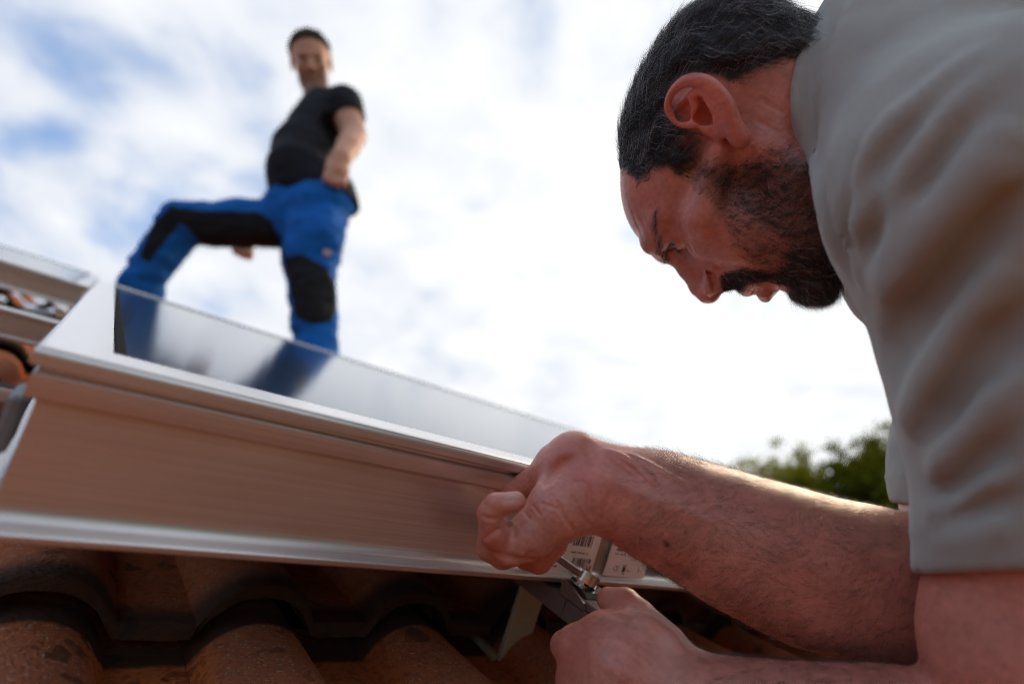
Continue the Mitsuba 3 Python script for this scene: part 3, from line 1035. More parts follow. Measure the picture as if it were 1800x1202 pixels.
MOUST_P = [(1263, 484), (1280, 477), (1318, 474), (1352, 482), (1400, 488), (1390, 506), (1362, 496), (1340, 494), (1312, 496), (1298, 502), (1288, 518), (1270, 518)]
BROW_P = [(1146, 372), (1152, 380), (1154, 405), (1164, 436), (1182, 462), (1170, 464), (1154, 440), (1146, 405)]
SCALP = lambda v: edge_dist(HAIR_P, near_px(v))


def skin_colour(v, kind):
    n1 = meshkit.fbm(v * 55 + 3, 3, 1)[:, None]
    n2 = meshkit.fbm(v * 420 + 8, 2, 2)[:, None]
    n3 = np.clip(meshkit.noise(v * 950 + 4, 12)[:, None] - .78, 0, 1) * 2.2
    c = np.array([.53, .200, .140]) * (1 - .20 * (n1 - .5) * 2) * (1 - .22 * (n2 - .5) * 2) * (1 - n3 * [.5, .6, .6])
    red = np.clip((meshkit.fbm(v * 28 + 11, 2, 3)[:, None] - .45) * 3, 0, 1)
    c = c * (1 - red * np.array([.02, .16, .16]))
    return c


c = skin_colour(HEAD_M.vertices, 0)
hv = to_head(np.asarray(HEAD_M.vertices))
_q = near_px(HEAD_M.vertices)
wgt = np.clip(edge_dist(HAIR_P, _q) / 10, 0, 1)[:, None]
c = c * (1 - wgt) + wgt * np.array([.03, .027, .027])
_b = (np.clip(edge_dist(BEARD_P, _q) / 14, 0, 1) * .30 + np.clip(edge_dist(DENSE_P, _q) / 16, 0, 1) * .38 + np.clip(edge_dist(MOUST_P, _q) / 5, 0, 1) * .6)[:, None]
_b = np.clip(_b, 0, .85) * (.75 + .5 * meshkit.fbm(HEAD_M.vertices * 260, 2, 5)[:, None])
c = c * (1 - np.clip(_b, 0, .9)) + np.clip(_b, 0, .9) * np.array([.045, .028, .022])
_e = np.exp(-np.square(np.linalg.norm((hv * [1, 1, np.sign(1)] - EARC - [-8, 10, 8]) / [22, 34, 20], axis=1)))[:, None] * (hv[:, 2:] > 60)
c = c * (1 + _e * np.array([.22, -.06, -.02]))
_l = np.exp(-np.square((np.abs(hv - [101, -53, 0]) / [9, 9.5, 17]).sum(1)))[:, None]
c = c * (1 - _l * np.array([.05, .28, .2]))
_n = np.exp(-np.square((np.linalg.norm((hv - [110, -17, 0]) / [12, 13, 16], axis=1))))[:, None]
c = c * (1 + _n * np.array([.06, -.08, -.05]))
HEAD_C = np.clip(c, .008, .9)


def limb_colour(M, marks):
    v = np.asarray(M.vertices)
    c = skin_colour(v, 1)
    for p, r, col, k in marks:
        w = (k * np.exp(-np.square(np.linalg.norm(v - p, axis=1) / r)))[:, None]
        c = c * (1 - w) + w * np.array(col)
    return np.clip(c, .01, .9)


def spots(fn, rows):
    return [(p, r, col, k) for p, (_, _, r, col, k) in zip(hit(fn, [q[:2] for q in rows]), rows)]


RED, PALE, NAIL, SCAB = (.55, .14, .10), (.60, .30, .22), (.62, .36, .29), (.06, .02, .018)
R_MARKS = spots(arm_r, [(1030, 845, .014, RED, .6), (1000, 800, .02, RED, .45), (870, 960, .012, RED, .5), (895, 925, .008, PALE, .7), (948, 990, .01, RED, .6), (897, 879, .0042, NAIL, .8), (1173, 957, .0022, SCAB, .95), (1168, 952, .0012, SCAB, .9), (1127, 947, .0011, SCAB, .8), (860, 900, .012, RED, .35)])
L_MARKS = spots(arm_l, [(1075, 1045, .008, PALE, .5), (1095, 1050, .008, RED, .45), (1180, 1130, .012, PALE, .5), (1000, 1130, .014, RED, .4)])
BODY = cat(HEAD_M, ARM_R, ARM_L)
BODY_C = np.vstack([HEAD_C, limb_colour(ARM_R, R_MARKS), limb_colour(ARM_L, L_MARKS)])
body_key = put(man, 'body', tm(BODY.vertices, BODY.faces), 'skin', smooth=True, color=BODY_C)

# nail of the curled finger, a thin plate on its back
_np = pix(ARM_R.vertices)
_ok = inside([(885, 872), (897, 868), (910, 869), (914, 875), (905, 879), (888, 880)], _np) & (np.linalg.norm(np.asarray(ARM_R.vertices) - R_PINKY[-1][0], axis=1) < .02) & ((ARM_R.vertex_normals * unit(ARM_R.vertices)).sum(1) < .1)
_nf = ARM_R.faces[_ok[ARM_R.faces].all(1)]
mat('nail', (.52, .28, .21), .32, spec=.45)
if len(_nf) > 4:
    nm = tm(np.asarray(ARM_R.vertices) + ARM_R.vertex_normals * .0005, _nf)
    put(man, 'nail', nm, 'nail', smooth=True)

# eyes
for sgn in (1, -1):
    ec = np.array(EYE) * [1, 1, sgn]
    es = trimesh.creation.icosphere(3, .01205)
    ek = put(man, 'eye', tm(es.vertices + head(ec), es.faces), 'eyeball', smooth=True)
    gaze = unit(np.array([.80, -.42, .30 * sgn]))
    cap = trimesh.creation.icosphere(3, .01215)
    cv = cap.vertices @ np.eye(3)
    keep = (unit(cv) @ (gaze @ HA) > .80)[cap.faces].all(1)
    put(ek, 'iris', tm(cap.vertices + head(ec), cap.faces[keep]), 'iris', smooth=True)


# ---- hair
def roots(M, n, dens, r):
    """n random points of the mesh's surface kept with probability dens(points); returns points and normals."""
    t = M.triangles
    cr = np.cross(t[:, 1] - t[:, 0], t[:, 2] - t[:, 0])
    area = np.linalg.norm(cr, axis=1)
    d = dens(t.mean(1))
    w = area * np.clip(d, 0, None)
    if w.sum() <= 0:
        return np.zeros((0, 3)), np.zeros((0, 3))
    i = r.choice(len(t), n, p=w / w.sum())
    u, v = r.random((2, n))
    sw = u + v > 1
    u[sw], v[sw] = 1 - u[sw], 1 - v[sw]
    P = t[i, 0] + u[:, None] * (t[i, 1] - t[i, 0]) + v[:, None] * (t[i, 2] - t[i, 0])
    return P, cr[i] / (area[i][:, None] + 1e-15)


def grow(P, N, flow, length, lift, wave, clump, r, segs=6, rad=1.1e-4, seed=0, stray=.22):
    """Strands from the roots: they leave along the normal, bend into the flow and wave."""
    n = len(P)
    L = length * (.65 + .6 * r.random(n)) if np.ndim(length) == 0 else length * (.65 + .6 * r.random(n))
    s = np.linspace(0, 1, segs)
    fl = flow - (flow * N).sum(1, keepdims=True) * N
    fl = unit(fl + 1e-9)
    side = np.cross(N, fl)
    ph = meshkit.noise(P * clump, 51 + seed) * 12 + r.random(n) * 1.2
    bend = fl + side * ((meshkit.noise(P * clump * .6 + 5, 61 + seed) - .5) * 2.2)[:, None] + r.normal(0, stray, (n, 3))
    bend = unit(bend)
    c = np.zeros((n, segs, 3))
    pos = P - N * .0004
    c[:, 0] = pos
    for k in range(1, segs):
        t = s[k]
        up = lift * (1 - t) ** 1.2 + .10 * (1 - 2 * t)
        wv = wave * np.sin(ph + t * 6.0)
        d = unit(N * up + bend * (1 - .3 * up) + side * wv[:, None])
        pos = pos + d * (L / (segs - 1))[:, None]
        c[:, k] = pos
    R = rad * (1.0 - .72 * s ** 1.6)[None] * (.75 + .5 * r.random((n, 1)))
    return c, R


mat('strand', VC, .27, spec=.7)


def strand_mesh(key, C, R, cols):
    M = strands((C, R))
    per = len(M.vertices) // len(C)
    return put(man, key, M, 'strand', smooth=True, color=np.repeat(cols, per, 0))


hr = np.random.default_rng(31)


def hair_dens(p):
    e = edge_dist(HAIR_P, near_px(p))
    h = to_head(p)
    ear = np.linalg.norm((h * [1, 1, 1] - EARC - [-8, 8, 10]) / [27, 32, 15], axis=1) < 1
    ear |= (np.abs(h[:, 2]) > 76) & (h[:, 0] > -45) & (h[:, 1] < 52)
    ok = (h[:, 0] > -115) & (h[:, 1] > -75)
    vis = np.where(h[:, 2] > -20, 1.0, .35)
    return np.clip((e + 7 + 14 * (meshkit.noise(p * 260, 9) - .5)) / 16, 0, 1) ** 1.3 * ok * ~ear * vis


P, N = roots(HEAD_M, 20000, hair_dens, hr)
h = to_head(P)
fl = np.column_stack([-.55 - .2 * (h[:, 0] > 40), -.75 + .012 * (h[:, 1] - 40), np.sign(h[:, 2]) * .35 * (np.abs(h[:, 2]) < 45)]) @ HA
ed = edge_dist(HAIR_P, near_px(P))
front = (h[:, 0] > 30) & (ed < 20)
nape = (h[:, 0] < -5) & (ed < 40)
ln = np.where(front, .013, np.where(nape, .028, .0225)) * np.clip(.55 + ed / 40, .5, 1)
C, R = grow(P, N, fl, ln, .46, .95, 62, hr, 8, 1.5e-4, 1, .10)
grey = hr.random(len(P)) < .06 + .14 * (meshkit.noise(P * 60, 4) > .62)
cols = np.where(grey[:, None], [.33, .335, .35], [.017, .016, .017]) * (.7 + .6 * hr.random((len(P), 1)))
strand_mesh('hair', C, R, cols)


def beard_dens(p):
    q = near_px(p)
    e, g, m = edge_dist(BEARD_P, q), edge_dist(DENSE_P, q), edge_dist(MOUST_P, q)
    h = to_head(p)
    n = meshkit.fbm(p * 300, 2, 8)
    d = np.clip((e + 6) / 20, 0, 1) * .34 + np.clip(g / 14, 0, 1) * (.42 + .9 * np.clip((q[:, 0] - 1330) / 60, 0, 1) * np.clip((q[:, 1] - 400) / 60, 0, 1)) + np.clip((m + 2) / 3, 0, 1) * 2.4
    return d * (.35 + 1.3 * n) * (h[:, 0] > -25) * (h[:, 1] < 25) * np.where(h[:, 2] > -25, 1, .3) * (np.linalg.norm((h - EARC - [-8, 8, 10]) / [26, 30, 14], axis=1) > 1)


P, N = roots(HEAD_M, 15000, beard_dens, hr)
h, q = to_head(P), near_px(P)
chin = np.clip((q[:, 0] - 1340) / 60, 0, 1) * np.clip((q[:, 1] - 430) / 60, 0, 1)
mo = edge_dist(MOUST_P, q) > -3
fl = np.column_stack([-.25 + .75 * chin + .2 * mo, -.85 + 0 * chin, .25 * np.sign(h[:, 2]) * mo]) @ HA
C, R = grow(P, N, fl, np.where(mo, .0085, (.0085 + .0075 * chin)), .55, .75, 130, hr, 6, 1.05e-4, 2)
grey = hr.random(len(P)) < .03 + .06 * chin
cols = np.where(grey[:, None], [.50, .47, .44], [.017, .011, .009]) * (.7 + .6 * hr.random((len(P), 1)))
strand_mesh('beard', C, R, cols)


def brow_dens(p):
    return np.clip((edge_dist(BROW_P, near_px(p)) + 2) / 4, 0, 1)


P, N = roots(HEAD_M, 900, brow_dens, hr)
h = to_head(P)
fl = np.column_stack([-.3 + 0 * h[:, 0], .15 + 0 * h[:, 0], np.sign(h[:, 2])]) @ HA
C, R = grow(P, N, fl, .0075, .35, .2, 80, hr, 5, 1.1e-4, 3)
strand_mesh('eyebrow', C, R, np.tile([.017, .012, .010], (len(P), 1)))


# lashes along both lids of each eye
LC = []
for sgn in (1, -1):
    for up, n in ((1, 46), (-1, 30)):
        for t in np.linspace(-1, 1, n):
            l = t * 11
            u0 = -2.2 + up * (3.5 - .024 * l * l)
            f0 = math.sqrt(max(14.4 ** 2 - u0 * u0 - l * l, 1))
            b = np.array(EYE) + [f0, u0, l]
            dr_ = unit(np.array([.9, .35 * up - .25, .5 * t]))
            L = (7.5 if up > 0 else 4.5) * (.7 + .5 * hr.random())
            c = np.array([b + dr_ * L * s + np.array([0, .9 * up, 0]) * s * s * 2 for s in np.linspace(0, 1, 5)]) * [1, 1, sgn]
            LC.append(head(c))
LC = np.array(LC)
strand_mesh('eyelashes', LC, np.tile(np.array([1, .9, .75, .5, .25]) * 1.1e-4, (len(LC), 1)), np.tile([.012, .010, .009], (len(LC), 1)))


def arm_hair(M, n, axis, wrist, stop, seed, dark, limb):
    r = np.random.default_rng(seed)
    a = unit(axis)

    def dens(p):
        t = (p - wrist) @ a                                 # metres from the wrist towards the elbow
        return np.clip((t - .004) / .03, 0, 1) * (t < stop) * (chain(p, limb, .03) < .012) * (.35 + 1.2 * meshkit.fbm(p * 40, 2, seed))
    P, N = roots(M, n, dens, r)
    fl = np.tile(-a * .8 + np.array([0, 0, -.45]), (len(P), 1))
    C, R = grow(P, N, fl, .0105, .42, .5, 70, r, 6, .58e-4, seed)
    cols = np.tile([.05, .030, .020] if dark else [.07, .042, .026], (len(P), 1)) * (.6 + .8 * r.random((len(P), 1)))
    return C, R, cols


a1 = arm_hair(ARM_R, 12500, at(1720, 1066, .38) - at(1068, 866, .395), at(1060, 866, .395), .24, 41, True, R_FORE)
a2 = arm_hair(ARM_L, 10000, at(1600, 1316, .298) - at(1172, 1222, .347), at(1185, 1222, .347), .17, 42, True, L_FORE)
strand_mesh('arm_hair', *a1)
strand_mesh('arm_hair', *a2)

# ---- T-shirt
SH = at(1735, 322, .285)


def shirt_base(p):
    d = smin(chain(p, [(at(1556, 190, .378), .060), (at(1655, 40, .40), .078), (at(1900, 60, .43), .12)], .02), ball(p, at(1690, 190, .43), .08), .03)
    d = smin(d, chain(p, [(at(1650, 165, .455), .085), (at(1880, 130, .44), .125), (at(2200, 240, .47), .15), (at(2600, 450, .53), .155)], .05), .03)
    d = smin(d, chain(p, [(at(1556, 190, .378), .060), (at(1690, 290, .315), .062), (SH, .066)], .03), .05)
    d = smin(d, chain(p, [(SH, .069), (at(1848, 640, .283), .0665), (at(1893, 1150, .281), .0655)], .03), .035)
    d = smin(d, chain(p, [(at(1660, 330, .47), .07), (at(1728, 560, .49), .062), (at(1722, 840, .452), .0575), (at(1724, 980, .44), .056)], .03), .04)
    d = smin(d, chain(p, [(at(1710, 420, .44), .10), (at(2100, 560, .46), .13), (at(2600, 640, .53), .15)], .03), .04)
    return d


_folds = [  # pixels of the fold, height, half width
    ([(1800, 150), (1705, 335), (1612, 450), (1555, 548)], 0.0194, 0.0096),
    ([(1800, 270), (1690, 440), (1600, 570), (1562, 650)], -0.0165, 0.0088),
    ([(1800, 420), (1700, 560), (1620, 690), (1590, 760)], 0.0116, 0.0081),
    ([(1800, 520), (1705, 660), (1625, 780)], -0.0126, 0.0074),
    ([(1800, 640), (1700, 760), (1630, 850)], 0.0097, 0.0066),
    ([(1800, 740), (1700, 840), (1640, 890)], -0.0077, 0.0059),
    ([(1800, 800), (1690, 875), (1620, 905)], 0.0068, 0.0051),
    ([(1432, 150), (1428, 230), (1436, 320), (1458, 410), (1490, 490)], 0.0064, 0.0035),
    ([(1446, 260), (1456, 350), (1480, 430), (1512, 520)], -0.0076, 0.0037),
    ([(1480, 190), (1462, 290), (1470, 370), (1500, 460), (1536, 540)], 0.0061, 0.0039),
    ([(1530, 220), (1494, 320), (1492, 410), (1512, 500)], -0.0064, 0.0039),
    ([(1600, 150), (1535, 265), (1510, 360), (1512, 450)], 0.0057, 0.0047),
    ([(1650, 170), (1570, 290), (1540, 385), (1536, 470)], -0.0050, 0.0051),
    ([(1700, 170), (1615, 300), (1575, 410), (1562, 490)], 0.0050, 0.0054),
    ([(1720, 160), (1650, 290), (1620, 380)], -0.0056, 0.0063),
    ([(1480, -20), (1436, 85), (1421, 160), (1424, 240), (1432, 310)], -0.0190, 0.0050),
    ([(1460, -20), (1412, 90), (1400, 170), (1404, 250)], 0.0060, 0.0032),
    ([(1481, 440), (1498, 318), (1565, 222), (1671, 133), (1780, 50)], .0050, .0060),
    ([(1508, 470), (1526, 382), (1597, 282), (1704, 172), (1795, 70)], .0060, .0075),
    ([(1490, 420), (1515, 330), (1580, 250), (1690, 150)], -.0030, .0060),
    ([(1540, 545), (1566, 470), (1634, 372), (1745, 240)], .0050, .0080),
    ([(1530, 480), (1560, 410), (1620, 320), (1720, 210)], -.0022, .0075),
    ([(1800, 910), (1700, 935), (1625, 950)], .0030, .0060),
    ([(1800, 860), (1710, 900), (1640, 925)], -.0035, .0070)]
FOLDS = [(x, h, w) for x, (q, h, w) in zip(hits(shirt_base, [dense(q, 4) for q, _, _ in _folds]), _folds)]
HEM = []
for pa, pb in (((1612, 1009), (1796, 1002)), ((1572, 884), (1600, 886))):
    c = hit(shirt_base, [(.7 * pa[0] + .3 * pb[0], .7 * pa[1] + .3 * pb[1])])[0]
    HEM.append((c, unit(np.cross(at(*pb, 1.0), at(*pa, 1.0)))))
    if HEM[-1][1][2] > 0:
        HEM[-1] = (c, -HEM[-1][1])


_fa = unit(at(1800, 150, .25) - at(1580, 600, .29))
_fb = unit(np.cross(_fa, unit(at(1700, 400, 1))))
FOLDF = np.stack([_fa * 7, _fb * 52, np.cross(_fa, _fb) * 10], 1).astype(np.float32)


def shirt_sdf(p):
    d = shirt_base(p)
    q = p @ FOLDF
    d = d + .0050 * (fbm3(p * 11) - .5) + .0055 * (fbm3(q) - .5) * np.clip((p @ RIGHT.astype(np.float32) - .16) * 12, .15, 1) + .0018 * (fbm3(p * 38 + 3) - .5)
    d = lines(p, d, FOLDS)
    for (c, n), far in zip(HEM, (False, True)):
        m = np.nonzero((np.linalg.norm(p - c.astype(np.float32), axis=1) < .24) & ((p @ FWD.astype(np.float32) > .365) == far))[0]
        t = (p[m] - c.astype(np.float32)) @ n.astype(np.float32)
        x = d[m] - .0005 * np.exp(-np.square((t + .012) / .0075)) - .0010 * np.exp(-np.square((t + .022) / .0016))
        d[m] = smax(x, t, .0025)
    return d


def fbm3(p):
    return meshkit.fbm(p, 3, 77).astype(np.float32)


SHIRT = polygonise(shirt_sdf, at(1500, 300, .35) - [.12, .3, .45], at(1500, 300, .35) + [.85, .4, .3], .0038)
put(man, 'shirt', SHIRT, 'shirt_cloth', smooth=True)

# work trousers: he kneels on the tiles to the right, outside the picture
mat('trouser_cloth', (.05, .055, .06), .9, spec=.15)


def kneel(p):
    hip, d = at(2600, 520, .55), None
    d = ball(p, hip, .17)
    for k in (-1, 1):
        h0 = hip + SLOPE * .09 * k
        knee = roof([.78 if k > 0 else .92, -.30 + .16 * k, -.13])
        foot = roof([1.24, -.40 + .13 * k, -.14])
        d = smin(d, chain(p, [(h0, .105), (knee, .075), (roof([1.0, -.36 + .14 * k, -.13]), .062), (foot, .05)], .02), .06)
    return (d + .02 * (meshkit.fbm(p * 9, 2, 3) - .5)).astype(np.float32)


put(man, 'trousers', polygonise(kneel, at(2600, 520, .55) - [.55, .42, .85], at(2600, 520, .55) + [.42, .6, .3], .012), 'trouser_cloth', smooth=True)

# ---------------------------------------------------------------- the man standing on the roof behind the collector
mat('skin_far', VC, .5, spec=.35)
mat('tee_black', (.018, .018, .022), .9, spec=.15, sheen=.3)
mat('work_blue', (.010, .115, .40), .85, spec=.15, sheen=.2)
mat('work_black', (.016, .015, .016), .9, spec=.15)
mat('hair_brown', (.045, .026, .014), .75, spec=.12)
mat('patch_orange', (.50, .40, .32), .8)
mat('boot', (.03, .025, .022), .6)

man2 = thing('person', 'man in black T-shirt and blue work trousers standing behind the collector, one leg raised', 'person')


def Q(px, py, d, r):
    return (at(px, py, d), r)


HIPL, HIPR = Q(552, 384, 2.03, .105), Q(505, 392, 2.06, .10)
LEG_L = [HIPL, Q(545, 455, 1.96, .093), Q(550, 512, 1.90, .075), Q(553, 560, 1.865, .073), Q(560, 640, 1.83, .066), Q(565, 712, 1.80, .068)]
LEG_R = [HIPR, Q(420, 392, 2.03, .090), Q(322, 392, 2.00, .079), Q(285, 440, 1.98, .074), Q(252, 500, 1.97, .070), Q(222, 560, 1.97, .068)]
PELVIS = [Q(520, 358, 2.07, .098), Q(572, 360, 2.05, .102)]
TORSO = [Q(528, 318, 2.10, .108), Q(575, 335, 2.08, .098), Q(535, 270, 2.16, .118), Q(562, 225, 2.24, .112), Q(566, 198, 2.28, .09)]
SHL, SHR = at(604, 186, 2.24), at(556, 212, 2.38)
NECK2 = [Q(562, 182, 2.30, .056), Q(553, 152, 2.35, .050)]
ARM2L = [(SHL, .062), Q(622, 238, 2.17, .048), Q(612, 258, 2.07, .043), Q(600, 278, 1.99, .036)]
ARM2R = [(SHR, .058), Q(515, 300, 2.40, .045), Q(455, 385, 2.32, .036), Q(430, 412, 2.28, .03)]
HC = at(547, 108, 2.33)
# head frame of this man: he looks down at the lens, a little to the right of it
HF = unit(-HC + np.array([-.12, 0, .25]))
HU = unit(at(541, 40, 2.42) - at(553, 160, 2.30))
HU = unit(HU - (HU @ HF) * HF)
HL = np.cross(HU, HF)
HB = np.stack([HF, HU, HL])


def head2(p):
    m = (p - HC.astype(np.float32)) @ HB.T.astype(np.float32) * 950
    m = m * np.float32(1.0)
    a = m.copy()
    a[:, 2] = np.abs(a[:, 2])
    d = ell(a, (-12, 34, 0), (92, 76, 74))
    d = smin(d, ell(a, (30, -26, 0), (56, 76, 62)), 20)
    d = smin(d, cone(a, (62, -88, 0), (44, -74, 34), 19, 20), 14)
    d = smin(d, cone(a, (84, 22, 0), (74, 22, 40), 9, 9), 10)
    d = smax(d, -ell(a, (88, 4, 30), (14, 10, 16)), 8)
    d = smin(d, cone(a, (84, 12, 0), (105, -26, 0), 7, 10), 8)
    d = smin(d, ell(a, (92, -30, 11), (10, 8, 8)), 5)
    d = smin(d, ell(a, (66, -24, 40), (18, 18, 18)), 12)
    d = smin(d, cone(a, (84, -52, 0), (76, -54, 20), 7, 4), 4)
    d = smin(d, ell(a, (-8, -8, 74), (18, 32, 8)), 6)
    return d / 950


def body2(p):
    d = head2(p)
    d = smin(d, chain(p, NECK2, .01), .03)
    d = smin(d, chain(p, [(SHL, .05), (at(566, 205, 2.27), .06), (SHR, .05)], .02), .03)
    d = smin(d, chain(p, ARM2L, .012), .02)
    d = smin(d, chain(p, ARM2R, .012), .02)
    # loosely closed hands
    for w, sp, dn, dp, sc in ((at(600, 278, 1.99), np.array([.86, .16, -.2]), np.array([-.15, .2, -1]), 0, 1), (at(430, 410, 2.28), np.array([.8, .3, -.2]), np.array([.1, .1, -1]), 0, 1)):
        sp, dn = unit(sp), unit(dn)
        fw = unit(-w)
        d = smin(d, cone(p, w, w + dn * .055, .034, .036), .012)
        for k, off in enumerate((-.030, -.010, .010, .029)):
            b = w + dn * (.080 - .004 * abs(k - 1.4)) + sp * off
            t1 = b + dn * .020 + fw * .012
            t2 = t1 - fw * .030 + dn * .012
            d = smin(d, chain(p, [(b - dn * .03, .0125), (b, .0150), (t1, .0138), (t2, .0120)], .003), .004)
        th = w + dn * .02 - sp * .034
        d = smin(d, chain(p, [(th, .014), (th + dn * .03 + fw * .016, .0125), (th + dn * .055 + fw * .024 + sp * .02, .0105)], .004), .006)
    return d


def trousers2(p):
    d = smin(chain(p, LEG_L, .02), chain(p, LEG_R, .02), .03)
    d = smin(d, chain(p, PELVIS, .02), .05)
    d = smin(d, ell(p, at(566, 408, 1.955), (.075, .075, .11)), .03)       # bulging cargo pocket
    n = meshkit.fbm(p * [16, 16, 9], 3, 8).astype(np.float32)
    d = d + .030 * (n - .5) + .018 * (meshkit.fbm((p @ CAM.T.astype(np.float32)) * [14, 34, 14] + 5, 2, 9).astype(np.float32) - .5)
    ft = (p - LEG_L[0][0].astype(np.float32))
    top = (p - at(560, 338, 2.07).astype(np.float32)) @ unit(at(552, 300, 2.14) - at(556, 380, 2.04)).astype(np.float32)
    return smax(d, top, .01)


def tee2(p):
    d = chain(p, TORSO[:2], .02)
    d = smin(d, chain(p, [TORSO[0], TORSO[2], TORSO[3], TORSO[4]], .03), .05)
    d = smin(d, ball(p, at(518, 290, 2.06), .085), .05)                    # belly
    d = smin(d, chain(p, [(SHR, .075), (at(566, 200, 2.28), .075), (SHL, .074)], .02), .04)
    d = smin(d, chain(p, [(SHL, .074), (at(620, 222, 2.19), .068)], .02), .02)
    d = smin(d, chain(p, [(SHR, .07), (at(522, 262, 2.40), .064)], .02), .02)
    d = smin(d, chain(p, [Q(545, 335, 2.09, .108), Q(590, 362, 2.06, .088)], .03), .04)
    d = d + .014 * (meshkit.fbm(p * [9, 9, 22], 3, 18).astype(np.float32) - .5)
    cuff = (p - at(620, 203, 2.2).astype(np.float32)) @ unit(at(622, 238, 2.17) - SHL).astype(np.float32)
    m = np.linalg.norm(p - at(622, 225, 2.18).astype(np.float32), axis=1) < .13
    d = np.where(m, smax(d, cuff, .006), d)
    hemn = unit(at(585, 400, 2.03) - at(560, 320, 2.12))
    hem = (p - at(560, 352, 2.05).astype(np.float32)) @ unit(hemn - .45 * RIGHT).astype(np.float32)
    return smax(d, hem, .006)


def split(M, tests):
    """Cuts a mesh into a rest and named regions by its face centres."""
    c = M.triangles_center
    left = np.ones(len(c), bool)
    out = []
    for t in tests:
        m = t(c) & left
        left &= ~m
        out.append(tm(M.vertices, M.faces[m]))
    return [tm(M.vertices, M.faces[left])] + out


def pxtest(poly, near=0.0):
    return lambda c: inside(poly, pix(c))


B2 = polygonise(body2, at(548, 200, 2.25) + [-.45, -.45, -.75], at(548, 200, 2.25) + [.42, .55, .42], .006)
m2 = (np.asarray(B2.vertices) - HC) @ HB.T * 950
c2 = np.array([.64, .32, .20]) * (1 + .12 * (meshkit.fbm(B2.vertices * 30, 2, 3)[:, None] - .5))
face2 = (m2[:, 0] > 30) & (np.abs(m2[:, 2]) < 75) & (m2[:, 1] > -120) & (m2[:, 1] < 90)
beard2 = face2 & (m2[:, 1] < -42 + 8 * np.cos(m2[:, 2] * .08)) & (np.abs(m2[:, 2]) < 64) & ~((np.abs(m2[:, 1] + 56) < 5) & (np.abs(m2[:, 2]) < 20))
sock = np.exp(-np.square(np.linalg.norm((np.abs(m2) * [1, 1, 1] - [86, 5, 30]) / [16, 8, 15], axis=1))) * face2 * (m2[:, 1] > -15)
c2 = np.where(beard2[:, None], c2 * .38 + .62 * np.array([.07, .035, .02]), c2)
c2 = c2 * (1 - .75 * sock[:, None])  # dark eyes and the shade of their sockets, painted into the skin colour
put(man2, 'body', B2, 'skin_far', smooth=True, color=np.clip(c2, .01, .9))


def hair2(p):
    m = (p - HC.astype(np.float32)) @ HB.T.astype(np.float32) * 950
    d = ell(m, (-16, 36, 0), (98, 84, 83))
    d = d + 14 * (meshkit.fbm(m * .05, 3, 6).astype(np.float32) - .5)
    cut = np.maximum((m[:, 0] - 40) * .62 - (m[:, 1] - 58) * .9, -(m[:, 1] + 45) * .8 - 10)
    return smax(d, cut, 10) / 950


put(man2, 'hair', polygonise(hair2, HC - .14, HC + .14, .005), 'hair_brown', smooth=True)
T2 = polygonise(trousers2, at(430, 470, 2.0) + [-.75, -.45, -.75], at(430, 470, 2.0) + [.65, .5, .55], .008)
pad_l = [(497, 452), (530, 446), (575, 470), (590, 500), (592, 540), (583, 566), (552, 570), (520, 560), (510, 510)]
panel_r = [(296, 360), (320, 366), (380, 372), (452, 372), (478, 388), (494, 425), (500, 450), (400, 438), (356, 432), (330, 402), (300, 384)]
pad_r = [(270, 392), (296, 366), (322, 380), (308, 404), (286, 430), (262, 462), (244, 452), (256, 420)]
rest, k1, k2, k3 = split(T2, [pxtest(pad_l), pxtest(panel_r), pxtest(pad_r)])
put(man2, 'trousers', rest, 'work_blue', smooth=True)
put(man2, 'knee_pad', k1, 'work_black', smooth=True)
put(man2, 'thigh_panel', k2, 'work_black', smooth=True)
put(man2, 'knee_pad', k3, 'work_black', smooth=True)


def pocket(p):
    d = ell(p, at(566, 412, 1.905), (.062, .03, .085))
    return d


flap = hit(trousers2, [(523, 380), (600, 402), (598, 412), (522, 390)], 1.2, 3)
put(man2, 'pocket_flap', trimesh.convex.convex_hull(np.vstack([flap - FWD * .012, flap + FWD * .01])), 'work_blue')
tagp = hit(trousers2, [(570, 438), (582, 440), (581, 450), (569, 448)], 1.2, 3)
put(man2, 'badge', trimesh.convex.convex_hull(np.vstack([tagp - FWD * .005, tagp + FWD * .01])), 'patch_orange', label='small pale badge on the trouser pocket')
put(man2, 'shirt', polygonise(tee2, at(560, 260, 2.18) + [-.4, -.45, -.5], at(560, 260, 2.18) + [.35, .5, .42], .008), 'tee_black', smooth=True)


def boots(p):
    d = None
    for a, r in (LEG_L[-1], LEG_R[-1]):
        toe = unit(np.array([-.55, -.8, 0]))
        a = a - np.array([0, 0, .0])
        g = a - np.array([0, 0, .10])
        x = smin(cone(p, a, g, .055, .05), cone(p, g, g + toe * .17, .045, .042), .03)
        d = x if d is None else np.minimum(d, x)
    return d


put(man2, 'boots', polygonise(boots, at(400, 640, 1.9) + [-.7, -.6, -.5], at(400, 640, 1.9) + [.6, .5, .4], .009), 'boot', smooth=True)

# ---------------------------------------------------------------- wrench and clamp
wrench = thing('wrench', 'slim chrome wrench held in the fist of the bearded man', 'wrench')
w0, w1 = at(884, 913, .374), roof([.3905, -.0155, -.0735])
ax = unit(w1 - w0)
wn = unit(NORM - (NORM @ ax) * ax)
wside = np.cross(ax, wn)
wl = np.linalg.norm(w1 - w0)


def WF(v):
    v = np.asarray(v, float)
    return w0 + v[:, :1] * ax + v[:, 1:2] * wside + v[:, 2:] * wn


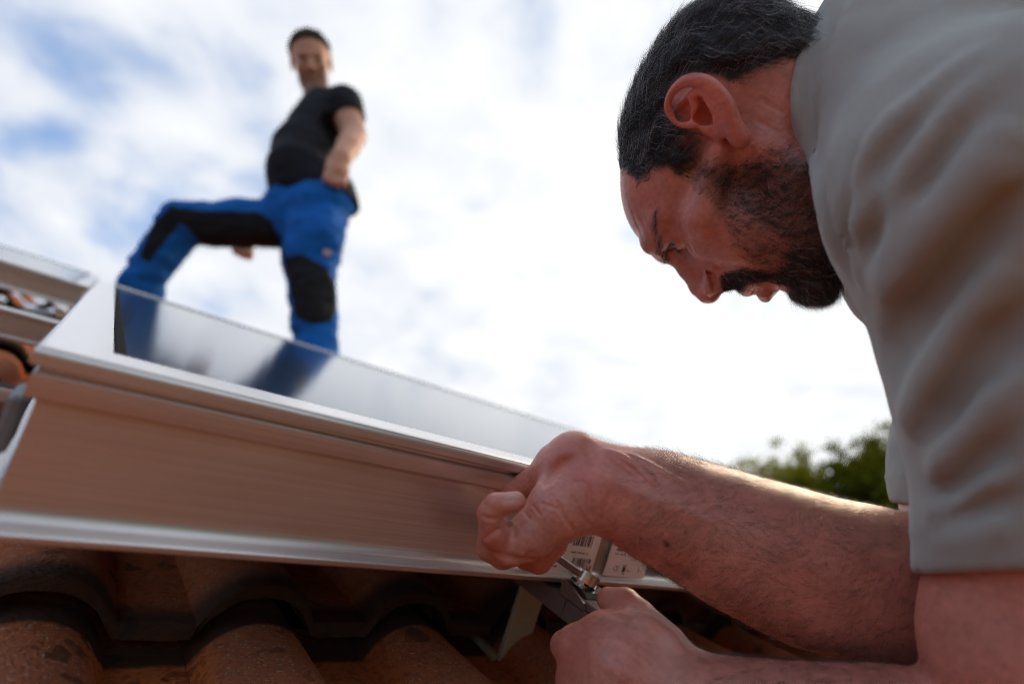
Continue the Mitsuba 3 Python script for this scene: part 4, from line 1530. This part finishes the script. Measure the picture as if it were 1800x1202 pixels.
bar = []
for x, hw, ht in ((0, .0042, .0022), (.004, .0050, .0027), (wl * .5, .0040, .0026), (wl - .018, .0044, .0028), (wl - .011, .0052, .0030)):
    c = .3 * ht
    bar.append([(x, -hw, -ht + c), (x, -hw + c, -ht), (x, hw - c, -ht), (x, hw, -ht + c), (x, hw, ht - c), (x, hw - c, ht), (x, -hw + c, ht), (x, -hw, ht - c)])
V = np.array(bar).reshape(-1, 3)
F = []
for k in range(len(bar) - 1):
    for i in range(8):
        j = (i + 1) % 8
        F += [[k * 8 + i, k * 8 + j, k * 8 + 8 + j], [k * 8 + i, k * 8 + 8 + j, k * 8 + 8 + i]]
for i in range(1, 7):
    F += [[0, i + 1, i], [len(V) - 8, len(V) - 8 + i, len(V) - 7 + i]]
put(wrench, 'handle', tm(WF(V), F), 'steel', smooth=25)
ring = trimesh.creation.annulus(.0068, .0132, .0088, sections=40)
put(wrench, 'ring_head', place(ring, lambda v: WF(np.asarray(v) + [wl, 0, 0])), 'steel', smooth=30)

clamp = thing('panel_clamp', 'small metal clamp holding the bottom flange of the collector on the dark rail', 'clamp')
put(clamp, 'base_block', box(.376, .410, -.050, -.0215, -.0908, -.0845, roof, .001), 'dark_rail')
put(clamp, 'jaw', place(trimesh.convex.convex_hull(np.array([(x, y, z) for x in (.379, .407) for y, z in ((-.034, -.0838), (-.004, -.0838), (-.0045, -.0800), (-.012, -.0785), (-.033, -.0795))])), roof), 'steel', smooth=20)
put(clamp, 'side_plate', place(trimesh.convex.convex_hull(np.array([(x, y, z) for x in (.3725, .3755) for y, z in ((-.040, -.0905), (-.012, -.0905), (-.010, -.080), (-.014, -.0775), (-.038, -.0855))])), roof), 'dark_rail')
nut = trimesh.creation.cylinder(.0064, .009, sections=6)
put(clamp, 'nut', place(nut, lambda v: roof(np.asarray(v) + [.3905, -.0155, -.0735])), 'steel', smooth=20)
put(clamp, 'bolt', tube([roof([.3905, -.0155, -.079]), roof([.3905, -.0155, -.063])], .0034, 14), 'steel', smooth=30)
put(clamp, 'washer', tube([roof([.3905, -.0155, -.0788]), roof([.3905, -.0155, -.0780])], .0095, 22), 'steel', smooth=30)
